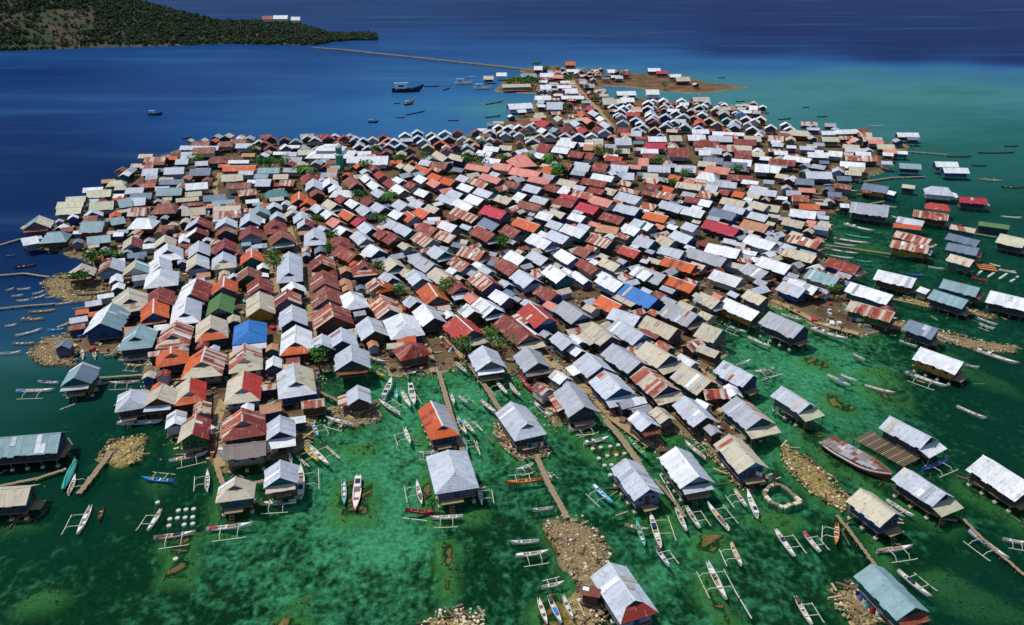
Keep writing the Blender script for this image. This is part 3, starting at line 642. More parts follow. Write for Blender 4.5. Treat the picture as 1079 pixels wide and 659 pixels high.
# ------------------------------------------------------------------ the houses: ridge ends as surveyed from the photograph, roof width in metres,
# roof colour (near slope, far slope), G gabled / D half-hipped in front / H hipped, k= colour of the front awning or skirt, a= wall colour
HOUSES = '''
T 540 550 6
610 255 775 497 5.2 b D k=d a=i
465 410 535 425 1.8 t a=m
T 900 550 6
110 265 390 542 4.8 T a=q
T 0 440 6
-160 142 385 95 6 T a=x
-160 460 190 438 5 c a=x
T 180 440 6
158 -20 130 105 4.8 cd a=e
452 -62 450 25 7 sd D k=d a=m
330 180 600 150 4.4 h a=s
690 -15 690 90 4.6 b k=w a=x
410 372 400 430 5.4 c D a=q
692 268 690 380 5 b a=q
T 360 440 6
565 -105 640 52 5 og D a=u
672 205 715 350 6.6 b H a=f
T 540 440 6
-12 -102 95 40 5.8 b D a=x
790 -45 880 38 4 b a=x
715 260 870 455 4.9 b a=l
T 720 440 6
-50 185 100 375 5.6 wb a=e
290 105 455 285 5.2 c a=u
T 720 330 6
10 525 150 660 5 b a=m
335 525 500 665 6 gs k=c a=q
620 462 800 575 4.6 b k=y a=a
255 300 440 395 4.6 b a=u
0 325 175 432 5.2 c a=q
130 485 265 478 3.4 s a=m
85 540 165 578 2.6 w a=v
545 -10 765 85 5.5 g a=x
125 62 250 108 5.4 c a=a
T 675 260 8
720 430 1000 550 4.2 w a=z
240 465 485 575 5.6 g a=m
T 900 440 6
225 -10 490 125 5 b k=w a=x
320 318 580 485 4.8 b k=y a=x
815 238 1130 432 6 w a=m
40 447 262 608 5 c a=u
T 900 330 6
420 215 690 310 4.6 w a=z
350 40 535 100 4.4 G a=x
T 810 260 8
690 450 1065 555 4.2 s a=e
690 298 1045 408 4.6 w a=q
925 195 1247 270 4.6 w a=m
150 5 405 75 4.2 c a=m
510 88 775 165 4.4 dw a=u
350 185 600 260 4.6 T a=s
120 288 310 360 4.4 b a=u
185 265 420 345 3.8 w a=m
T 944 260 8
205 335 290 365 2.8 w a=a
400 272 710 348 4.2 T a=q
320 362 612 452 4.2 T a=x
800 370 1140 450 5 w a=x
445 -35 705 15 4 G a=q
460 60 660 115 3.6 c a=q
T 944 180 8
450 525 715 590 3.6 G a=q
465 452 678 490 3.2 s
880 530 1110 580 5 y a=x
535 218 768 235 3.8 k a=x
700 425 960 460 3 e a=x
300 130 440 142 5.5 b H k=w a=v
290 268 430 285 4 r H
150 330 445 368 4 s
20 385 240 425 3.5 b
-20 440 215 465 3 o
10 505 310 580 3.6 s
-30 580 285 635 4 s a=z
55 112 165 125 3 c
T 944 110 8
5 238 190 240 4 w a=m
325 482 520 486 4 w a=x
395 533 608 537 4 w a=u
25 495 212 505 4 T a=x
0 392 100 398 3 w
T 810 110 8
270 145 410 150 4 s
320 195 430 198 3 b a=u
440 225 560 225 3.6 w
445 275 592 278 4 c
590 215 740 210 4 w H a=m
750 235 870 240 4 s
790 275 955 280 4 c a=u
625 335 770 345 3.4 c
640 365 820 375 3.6 b
910 335 1060 340 4.2 y a=x
150 345 232 348 3 w
325 402 500 408 4.2 w
505 390 625 400 4.4 w
140 425 365 460 4 w
10 455 230 475 4.5 d
-30 510 110 530 5 w
605 480 815 495 4.8 w a=x
640 430 920 440 4 sd
190 215 330 225 5 c H a=R
0 262 130 270 5 s
310 565 530 570 5 b a=u
225 625 385 635 4 G
T 810 180 8
195 200 340 210 4 s
255 275 430 285 3.4 o
180 320 400 345 4.4 w a=x
135 397 312 435 4 c a=q
415 432 530 450 3 c
800 102 1015 135 4.6 G a=z
1010 165 1079 180 3 w
700 262 1020 300 6.5 g a=x
600 275 680 280 3 w
200 535 445 600 4.2 s a=q
-100 150 75 170 4 b
-60 275 100 300 4 c
T 675 260 8
1020 80 1270 160 4.6 w a=m
205 82 470 155 4.2 o a=m
235 240 470 325 4 o a=m
10 165 215 240 5 g a=x
410 5 725 100 4.6 g a=f
570 -30 840 25 4.6 w a=u
620 193 855 270 4.4 w a=s
510 380 670 455 4 c
910 362 1060 430 3.8 c a=f
905 135 1080 215 4.6 g
180 -10 370 40 4 b
T 540 260 8
960 310 1230 440 5 B a=u
850 515 1080 590 4.4 b
145 470 300 605 5 r a=u
430 455 595 570 4.8 g a=x
750 408 920 490 4.4 o k=s
240 325 375 400 4 d
165 32 300 100 4.2 b
-20 30 110 95 4.2 w a=q
55 190 185 275 4.8 b a=i
320 152 455 240 4.6 w a=q
410 18 535 95 4.2 w a=l
585 100 725 185 3.6 d a=s
530 205 640 285 3 w a=f
770 92 910 155 3.8 c a=i
760 222 935 310 4.6 w a=i
1050 165 1180 230 4 w a=e
930 -10 1080 40 4 r
560 -5 665 35 4 t
T 540 330 6
850 15 1045 100 4.6 c a=f
510 58 625 150 4.4 c a=f
665 38 830 135 4.8 b a=u
845 178 1000 270 5.2 c k=c a=f
635 192 810 310 5 g a=q
290 118 375 190 3.6 b a=q
370 190 440 240 3.2 w
470 248 565 340 5 b a=l
580 362 690 475 5.2 b k=b a=u
830 335 985 460 5 s k=c a=u
90 213 165 315 4.8 g a=x
270 360 345 410 3.2 w a=a
350 440 455 590 5.6 g a=x
-50 10 110 140 5 d k=c a=m
25 40 150 135 2.4 w
T 360 330 6
165 22 210 115 4.8 b a=m
370 0 405 70 6 w H
345 152 468 142 3 o
430 182 450 205 5.4 d H a=m
720 12 830 110 5.6 r k=c a=f
890 205 945 305 5 b a=a
60 200 65 300 5.6 b a=e
100 455 110 540 4.2 b a=m
-5 90 5 175 5 b a=x
T 405 260 8
330 480 420 600 4.6 wb a=x
370 305 450 420 5 o a=a
215 412 275 465 3.4 b
245 188 320 270 4.2 b a=i
430 172 540 250 4.5 c
265 60 420 150 4.4 g a=f
420 -10 510 45 4.5 b a=q
40 85 105 150 4.5 c
0 212 70 265 4 b
-40 400 50 530 5 s
590 80 715 150 4 s
660 -10 850 40 5 s a=R
790 205 915 300 5 s a=f
545 250 650 340 4.5 d k=b a=x
940 360 1055 430 3.8 w a=f
690 480 760 545 3.6 w
810 428 930 520 4.6 w a=x
990 95 1130 175 4.6 d
T 270 260 8
275 40 275 220 5.2 b D
300 295 320 345 4.6 w a=u
260 355 260 440 5 ds
300 490 305 620 5 b
545 62 555 140 5.4 ds
560 195 575 310 5.6 t
580 330 600 440 6 t
620 470 650 590 7 sd
790 375 830 440 5 w H a=m
890 110 910 170 5 d D k=s
960 -20 1035 30 4.4 w a=u
700 -10 850 65 4.4 d
1000 262 1040 325 4 s
1050 285 1080 310 4.4 o H
20 250 30 350 5 d
25 375 30 520 5.2 c a=z
T 135 260 8
330 -30 330 30 6 wb D
255 80 265 170 4.6 wb a=u
275 180 265 240 6.4 wb H a=x
265 335 250 450 5 d
215 440 210 560 4.8 o
575 262 520 400 5.8 wd
490 420 470 560 5.2 wb D
785 390 760 520 4.8 e a=x
810 260 800 340 4.8 o
885 220 890 250 3 b
800 40 800 110 5 b D k=c
580 60 575 150 4.6 cb
595 -50 590 40 4.6 b
65 110 50 180 5 cT
0 345 10 440 6.4 c D
810 -70 810 10 4.6 d
1040 20 1040 90 5 o
1010 165 1010 240 5 t
T 0 260 8
940 88 915 170 5 tb a=i
690 140 660 200 5 c
T 0 330 6
705 -65 630 65 6.2 wT a=u
885 68 850 150 5.4 T D a=x
525 308 465 410 4.6 TG a=e
415 165 385 205 3 G a=f
830 480 820 540 5.2 b H a=x
1030 450 990 540 5.2 c a=m
T 180 330 6
35 45 5 140 5.4 s D
0 212 0 255 5 o D a=x
250 10 250 95 5.4 c D k=o a=u
495 42 490 112 5.6 B H k=b a=u
220 212 190 310 6.2 os D k=c
465 190 465 290 5.2 s D k=c
120 405 110 500 5.4 cr D k=o a=m
460 362 445 480 6.2 cr D k=c a=i
790 75 785 185 5.2 w D k=o a=m
650 270 645 330 3 w a=f
775 312 790 435 5.6 bc D k=w a=u
955 130 955 200 4.4 b
T 135 180 8
480 110 670 95 4.5 w
270 75 475 72 3.5 G
240 150 455 140 5 T
-20 145 135 140 4 b
20 190 205 185 4 G
-10 230 150 222 5 b
0 315 160 308 5 s
250 280 360 275 6 t H
450 320 650 305 4.5 c
400 235 595 218 3 c
450 275 630 262 2.5 d
630 210 825 195 4 G
705 255 900 243 3 T
720 300 950 290 3.5 c
715 345 955 335 4 s
70 400 170 398 6 w H a=R
600 385 575 440 6 bd
580 475 570 512 5 wd
470 530 465 590 3 w
825 388 815 440 5 b
820 465 820 502 5 t
820 575 815 650 5 d
1030 350 1020 420 5 b
1030 460 1030 530 5.4 d
310 540 300 600 4.6 c
30 550 20 620 4 cd
785 35 970 25 5 c
830 105 1040 100 4 t
920 165 1079 150 4 s
T 135 110 8
520 545 700 540 5 G
305 535 475 528 5 b
400 465 510 462 4 b
545 368 730 360 5 t
445 348 770 352 3.5 b
540 315 690 315 4 t
770 315 860 312 4.5 t H
870 293 980 290 4.5 t H
910 330 1050 330 4 b
845 472 1022 470 3 w
800 520 1079 515 4 o
700 445 790 440 5 d H
140 445 320 442 4 s
150 485 310 482 3 t
120 545 255 540 5 b
T 0 180 8
690 430 880 425 6 T a=R
720 380 820 378 4 t
780 318 775 350 4.5 b
730 560 930 538 4 T
175 572 310 548 4 w
400 520 510 512 5.6 T H
330 375 290 432 6 Tc
480 315 690 305 4 y
485 265 710 258 4 y
555 222 725 212 4 y
735 170 940 158 4.5 y
755 268 960 255 5 y
930 85 1020 80 4 y H
612 365 610 385 3 w
920 405 1040 385 4 T
1010 245 1079 235 5 T
T 270 180 8
480 65 480 130 4.6 b
440 20 450 60 5 d H
615 55 625 105 4.6 w
790 45 850 110 4.6 t
660 165 780 165 4.5 w H
200 75 330 80 4 s
0 70 130 70 5 b
60 105 240 100 3 d
110 165 220 155 5 E H
360 175 360 240 4.5 o
440 225 420 270 4 o
500 150 520 185 4 t
145 260 150 300 4 b
175 340 180 380 4 b
150 405 160 460 5.4 d D
380 340 390 400 4.6 b
410 400 410 450 4 bd
490 480 490 560 5 b D
500 275 560 320 3.6 b
590 325 640 370 3.6 w
640 390 710 430 4 p
600 240 680 285 4 c
700 200 760 235 3.6 d
790 235 860 280 3.6 w
890 285 960 340 4 b
740 325 830 375 4 o
850 390 900 420 4 k
910 430 980 490 4 b a=q
700 460 760 500 4 w
700 550 720 600 4.5 d H
850 505 930 575 4 b
1040 490 1100 530 4 d
915 30 960 70 3.5 w
970 80 1035 130 3.5 w
1010 145 1079 190 3.8 b
1030 0 1075 40 3.5 r
1010 265 1085 310 4 b
920 225 975 265 3.4 d
200 500 220 560 6 t
20 290 30 340 5 T
300 320 310 350 4 c
T 405 180 8
120 240 190 295 4.4 b
80 325 160 365 4 w
20 395 110 445 4 b
120 440 235 500 4.2 b
190 340 260 385 4.4 o
290 305 385 350 4.4 o
250 235 335 275 4 b a=e
370 280 465 320 3.6 c
290 148 380 180 4 w
100 110 170 165 3.6 w
210 85 270 115 4 d
290 30 362 70 4 w
400 65 475 105 4 p
400 15 490 50 4 o
500 50 600 85 4 o
650 102 755 140 4 w
560 155 665 195 4 b
480 195 620 245 4 b
620 235 750 300 4.2 w
720 195 840 240 4.6 w
790 142 915 185 4.2 b
600 305 790 385 4.4 s
850 290 1035 345 5 k
840 395 970 455 4.2 G
780 460 935 535 5 d
1030 450 1150 510 4.8 d
490 422 615 465 4 w
320 430 450 490 4.6 d
360 395 470 390 3 w
470 500 605 550 4.4 s
290 510 410 580 4.8 s
20 505 110 560 4.6 d
960 200 1080 240 4 c
720 45 880 110 4 s
830 20 990 70 4 p
1030 80 1150 110 4 t
640 30 720 60 4 b
30 65 95 105 4 d
620 570 710 590 3 c
T 540 180 8
60 250 245 290 4 t
180 205 310 240 4 b
120 110 250 145 4.4 b
290 108 405 140 4 d
410 142 490 165 3.6 w
510 160 680 195 4 s
380 222 535 260 4.2 d
420 190 560 225 3 k
570 262 735 310 4.6 k
680 208 850 255 4.4 p
600 60 800 95 4 d
680 20 860 50 4 w
400 65 545 95 4 c
650 135 780 160 3.6 d
790 140 885 165 4 c
900 175 1090 225 5 b
890 275 1075 320 4.6 b a=u
770 348 945 395 4.4 d
500 350 620 385 4 w
230 340 350 375 4 w
330 322 450 360 3.6 c
40 392 235 460 4.6 o
320 412 430 450 4 b
560 440 660 470 3.6 b
450 447 625 510 4.4 w a=q
330 497 480 560 4.4 b
170 530 330 600 4.6 w a=l
670 530 845 590 4.4 s
720 450 900 480 4 n
950 445 1080 490 4.4 w
1030 400 1120 430 4 b
1060 545 1200 590 4.5 b
150 40 330 75 4 p
930 15 1030 20 5 b
920 135 1079 175 3 s
T 675 180 8
520 10 610 20 6 w H
735 28 945 45 4.2 d
360 55 560 75 3 c
310 92 520 120 4 c
560 115 660 130 4 b
690 90 815 100 4 b
670 150 765 170 3.6 d
800 170 875 185 3.6 o
930 122 1079 145 5 b
130 165 300 200 4.2 s
60 100 170 130 3.6 d
190 122 290 150 3.6 o
250 30 345 50 4 o
20 18 150 25 4 c
180 250 365 300 4.6 b
370 302 545 340 4.4 w a=e
380 215 520 235 3.6 d
500 170 610 190 4 s
520 240 597 255 4 w
690 222 890 260 4.2 c
720 282 890 320 4 b
610 310 815 360 4.6 G a=u
560 412 835 490 4.8 k
870 408 1085 460 4.6 n
930 342 1085 380 4 b
950 252 1085 290 4.2 c
910 537 1140 610 4.6 w
290 500 445 560 4.4 b a=u
380 430 490 465 4 b
50 342 235 385 4.2 o
20 265 140 290 3.6 s
20 418 115 455 4.2 w
20 555 155 600 4.4 b
240 445 320 470 3 w
170 545 290 590 4 c
T 405 110 8
440 392 535 450 4 c
560 415 690 445 4 c
790 385 915 405 4 w a=l
845 350 975 362 4 w
850 445 985 468 4 w
970 345 1079 350 4 c
270 510 400 550 4 o
200 500 260 540 4 c
700 500 900 530 4 p
930 490 1079 510 5 p
400 480 540 500 4.5 t
310 465 400 480 4 b
T 540 110 8
640 10 700 40 4 k
670 45 730 80 4 b
735 95 775 125 3.6 w
770 140 830 180 4 b
570 62 610 90 3.6 o
625 108 670 140 4 p
520 130 570 165 4 b
580 190 630 225 4 r
710 180 780 215 4 d
470 165 400 240 4 d
340 192 390 210 4 T
240 125 320 155 6 r
240 196 290 215 4 w
380 92 420 120 4 c
390 300 545 320 5 w
610 297 765 300 4 c
600 337 765 342 5 n
350 352 490 370 5 w
490 390 610 405 5 d
620 402 700 415 5 d
240 325 345 350 5 d
860 285 1000 285 6 b
850 372 990 375 4 c
790 430 930 445 4 r
840 470 970 482 4 d
530 500 660 515 5 b
690 490 815 510 6 d
420 490 510 505 5 t
830 505 985 520 5 b
270 520 360 540 5 o
890 195 990 200 5 d
960 65 1079 70 4 r
1000 222 1090 225 5 b
40 430 110 425 9 p H
0 530 240 570 5 p
200 405 295 425 4 w
T 675 110 8
60 272 215 272 4.5 w
240 262 345 262 5 c
30 325 205 325 5 k
0 375 150 378 4 w
15 412 145 415 4 d
225 370 400 370 7 d
395 258 545 258 5 w
430 212 575 212 4 w
605 228 780 235 4 w
570 268 770 270 5 b
440 310 660 312 5 d
790 290 980 300 5 d
870 265 1015 268 5 c
640 342 800 350 5 s
730 340 940 352 4 c
490 387 590 390 4 w
530 362 690 372 5 b
790 390 930 395 6 d
940 397 1050 405 4 c
770 457 940 470 5 w
700 482 900 495 6 G
530 442 700 455 5 G
490 477 640 490 4 c
965 500 1090 508 6 w
560 512 760 540 5 p
290 512 470 520 5 b
60 512 250 518 5 b
-20 452 70 455 6 p
T 500 50 7.19
250 430 430 420 6 w a=l
545 415 665 415 8 b a=l
455 367 580 367 5 w
495 285 582 285 6 w a=x
680 315 780 312 6 w
625 287 735 287 4 w
655 367 830 367 4 w
495 195 598 195 6 w a=R
600 207 680 210 5 p
350 200 470 200 5 T
685 108 765 108 6 o
450 142 515 142 6 w
695 166 790 166 4 w
825 277 910 277 5 g
200 282 430 276 4 c
165 192 245 192 5 w
68 217 145 217 5 c
965 395 1079 392 6 c
T 640 50 6.725
285 148 375 148 5 w
345 168 430 168 4 k
440 192 520 192 4 w
480 210 580 208 6 c
82 167 155 167 6 d
52 202 110 202 4 b
0 157 50 157 5 w
62 312 200 310 5 w
87 357 190 357 5 w
0 367 85 367 5 w
270 300 365 300 6 w
600 355 720 352 5 c
1005 412 1068 415 5 w
'''
# small gables facing the camera in the far quarter: x, y of the front gable's tip
GABLES = {(405, 110, 8): '175 245 w 280 225 b 285 270 b 140 335 b 365 345 c 430 275 w 510 230 w 545 275 T 400 245 c 470 315 o 615 225 d 780 220 d 660 280 c 605 345 d 520 375 d 890 225 b 890 290 b 965 180 w 1020 245 b 1040 190 w 30 290 p 30 340 b 210 370 d 240 430 d 80 300 w 330 300 b 720 300 c 820 300 b 950 300 d 700 350 T',
 (540, 110, 8): '310 255 b 440 250 b 560 255 b 670 250 w 780 220 b 60 245 b 170 295 b 140 180 b 930 140 c 1040 120 b 1050 200 b 890 80 w 850 10 w 60 180 w 100 210 d 230 260 c 700 300 o 940 20 w 1000 60 w',
 (675, 110, 8): '90 60 b 110 95 w 200 10 b 300 60 w 345 10 w 340 100 b 375 175 b 215 170 b 210 90 b 520 75 w 500 130 o 500 15 b 640 35 c 695 50 c 490 190 b 650 155 c 800 140 b 795 180 b 960 20 w 960 130 w 945 195 w 1010 110 w 20 180 b 850 70 B 120 140 d 580 120 c 730 120 b 890 110 w 60 20 w 120 200 c 280 140 w',
 (270, 110, 8): '120 275 d 235 285 t 430 270 c 490 285 b 605 268 r 740 268 r 840 280 b 900 290 b 980 285 c 1070 265 d 1000 350 b 60 320 t 20 310 c 330 300 T 870 340 b 940 360 b 1060 330 p 120 350 d 250 350 w',
 (640, 50, 6.725): '290 385 w 310 470 w 320 500 b 400 370 w 410 410 b 530 370 w 540 410 b 500 450 w 410 470 w 430 530 b 540 480 b 160 410 w 90 440 w 220 510 b 210 560 b 680 410 w 680 470 w 660 530 o 790 440 c 830 460 c 900 540 b 1030 520 w 780 540 c 1030 570 w 100 480 b',
 (810, 110, 8): '20 180 w 150 160 w 180 195 w'}
HOUSES += '''
T 270 110 8
850 437 1115 437 6.5 w a=v
350 387 500 385 4 y
255 345 370 345 3 w
145 400 290 400 3 w
210 442 390 445 5 g
15 537 200 535 4 T
600 538 690 538 4 n
770 440 850 440 5 w a=v
'''
def parse():
    out = []
    tx = ty = 0; s = 1
    for line in HOUSES.strip().splitlines():
        q = line.split()
        if not q: continue
        if q[0] == 'T':
            tx, ty, s = float(q[1]), float(q[2]), float(q[3]); continue
        h = dict(a=(tx + float(q[0]) / s, ty + float(q[1]) / s), b=(tx + float(q[2]) / s, ty + float(q[3]) / s), w=float(q[4]), roof=q[5], typ='G', skirt=None, wall=None)
        for e in q[6:]:
            if e[:2] == 'k=': h['skirt'] = e[2:]
            elif e[:2] == 'a=': h['wall'] = e[2:]
            else: h['typ'] = e
        out.append(h)
    for (tx, ty, s), txt in GABLES.items():
        q = txt.split()
        for i in range(0, len(q), 3):
            x, y = tx + float(q[i]) / s, ty + float(q[i + 1]) / s
            out.append(dict(a=(x + RND.uniform(-.6, .9), y - RND.uniform(1.6, 2.4)), b=(x, y), w=RND.uniform(4.2, 5.2), roof=q[i + 2], typ='G', skirt=None, wall=None))
    return out
specs = parse()
seen = []
keep = []
for h in specs:             # the same roof read from two neighbouring views counts once
    m = ((h['a'][0] + h['b'][0]) / 2, (h['a'][1] + h['b'][1]) / 2)
    tol = 2.2 if m[1] < 190 else 4.0
    if any(abs(m[0] - n[0]) < tol * 1.4 and abs(m[1] - n[1]) < tol * .8 for n in seen): continue
    seen.append(m); keep.append(h)
specs = keep

def finish(h, eh=None):
    """metric frame of a house from its spec"""
    mx, my = (h['a'][0] + h['b'][0]) / 2, (h['a'][1] + h['b'][1]) / 2
    c = P(mx, my, 4.5)
    h['g'] = .5 if inside(landW, c[0], c[1]) else 0.0
    if my < 400 and h['w'] > 3.3: h['w'] *= 1.2
    w = h['w']
    h['rise'] = .30 * w
    h['eh'] = eh or (2.45 + RND.uniform(-.15, .25) if w > 3.3 else 2.0 + RND.uniform(-.2, .2))
    if h['g'] == 0: h['eh'] += .45
    zr = h['g'] + h['eh'] + h['rise']
    A, B = P(*h['a'], zr), P(*h['b'], zr)
    L = math.hypot(B[0] - A[0], B[1] - A[1])
    h['c'] = ((A[0] + B[0]) / 2, (A[1] + B[1]) / 2)
    h['ang'] = math.atan2(B[1] - A[1], B[0] - A[0])
    if h['typ'] == 'G': L = max(L, 4.0 if w > 3.3 else 2.4)
    h['L'] = min(max(L, 1.0), 17)
    h['ext'] = w * .27 if h['typ'] in 'DH' else 0
    px, py, dep = proj(h['c'][0], h['c'][1], zr)
    h['px'], h['py'], h['dep'] = px, py, dep
    h['size'] = w * (h['L'] + h['ext']) * (1 / dep) ** 2 * (.35 + .65 * (CAM_H / math.hypot(dep, 30)))
    # outline in the photo lets the ones cut by the frame fall behind
    if px < -12 or px > 1090 or py > 668: h['size'] *= .1
    return h
for h in specs: finish(h)


def foot(h, grow=0.0):
    c, s = math.cos(h['ang']), math.sin(h['ang'])
    return h['c'][0], h['c'][1], c, s, h['L'] / 2 + h['ext'] * .7 + grow, h['w'] / 2 + grow
def hit(h, x, y, grow):
    cx, cy, c, s, a, b = foot(h, grow)
    dx, dy = x - cx, y - cy
    return abs(dx * c + dy * s) < a and abs(-dx * s + dy * c) < b
# lean-tos and sheds in the gaps between the houses
lanesW = [W2(l, .5) for l in LANES]
def near_lane(x, y, d):
    for l in lanesW:
        for (ax, ay), (bx, by) in zip(l, l[1:]):
            ex, ey = bx - ax, by - ay
            t = max(0, min(1, ((x - ax) * ex + (y - ay) * ey) / (ex * ex + ey * ey)))
            if math.hypot(x - ax - t * ex, y - ay - t * ey) < d: return True
    return False
sheds = []
lx = [p[0] for p in landW]; ly = [p[1] for p in landW]
cells = {}
for h in specs:
    cells.setdefault((int(h['c'][0] // 15), int(h['c'][1] // 15)), []).append(h)
def around(x, y):
    i, j = int(x // 15), int(y // 15)
    return [h for a in (-1, 0, 1) for b in (-1, 0, 1) for h in cells.get((i + a, j + b), ())]
tries = 0
while tries < 45000 and len(sheds) < 720:
    tries += 1
    px, py = RND.uniform(20, 960), RND.uniform(76, 470) if RND.random() < .8 else RND.uniform(76, 125)
    x, y, _ = P(px, py, .5)
    if not inside(landW, x, y) or near_lane(x, y, 2.0): continue
    if py < 112 and (px < 566 or (px > 640 and (px > 735 or RND.random() > .07))): continue
    if any(a < px < c and b < py < d_ for a, b, c, d_ in ((438, 348, 482, 398), (484, 362, 548, 402), (592, 304, 640, 322), (742, 298, 788, 318), (788, 316, 908, 358), (20, 360, 118, 390), (40, 285, 110, 322))): continue
    nb = around(x, y)
    if not nb and py > 125: continue
    if (py < 150 and px < 330): continue
    w = RND.uniform(2.2, 3.4) if py > 215 else RND.uniform(3.2, 4.6)
    L = w * RND.uniform(1.0, 1.5)
    n = min(nb or specs, key=lambda q: (q['c'][0] - x) ** 2 + (q['c'][1] - y) ** 2)
    ang = n['ang'] + RND.choice((0, 0, math.pi / 2))
    c, s = math.cos(ang), math.sin(ang)
    ok = True
    for u, v in ((0, 0), (1, 1), (1, -1), (-1, 1), (-1, -1), (1, 0), (-1, 0), (0, 1), (0, -1)):
        qx, qy = x + c * u * L / 2 - s * v * w / 2, y + s * u * L / 2 + c * v * w / 2
        if any(hit(q, qx, qy, -.6 if py < 310 else -.2) for q in nb): ok = False; break
    if not ok: continue
    h = dict(a=(0, 0), b=(0, 0), w=w, roof=RND.choice('cccgggwbbtdsnTowGs' if px < 420 else 'cccggggwbbtdssswwpG'), typ='G', skirt=None, wall=None, shed=True)
    h.update(g=.5, rise=.26 * w, eh=RND.uniform(1.7, 2.2) if w < 3.4 else 2.4, c=(x, y), ang=ang, L=L, ext=0)
    h['px'], h['py'], h['dep'] = proj(x, y, 3.5)
    h['size'] = w * L / h['dep'] ** 2 * (.35 + .65 * CAM_H / math.hypot(h['dep'], 30))
    sheds.append(h)
    cells.setdefault((int(x // 15), int(y // 15)), []).append(h)

allh = specs + sheds
order = sorted(allh, key=lambda h: -h['size'])
N_SINGLE = 305
for i, h in enumerate(order):
    h['single'] = i < N_SINGLE
    h['lod'] = 2 if h['py'] > 318 or (h['g'] == 0 and h['py'] > 200 and h['px'] > 700) else 1
for h in allh:
    h['floor'] = max(.3, h['eh'] - 1.55)
for h in allh:
    h['auto'] = None; h['lean'] = None
    if h['single'] and h['typ'] == 'G' and not h['skirt'] and h['w'] > 3.3:
        if RND.random() < .32: h['auto'] = RND.choice('cgwbsth')
        if RND.random() < .22 and h['py'] < 430: h['lean'] = (RND.choice('cgsbtw'), RND.uniform(1.0, 1.7), RND.uniform(.4, .8), RND.choice((-1, -1, 1)))
GABLEC = 'xxuaaqmxi'
for h in allh:
    h['wall'] = h['wall'] or RND.choice('mmmaaxxsiqvfu')
    h['gable'] = h['wall'] if RND.random() < .4 else RND.choice(GABLEC)

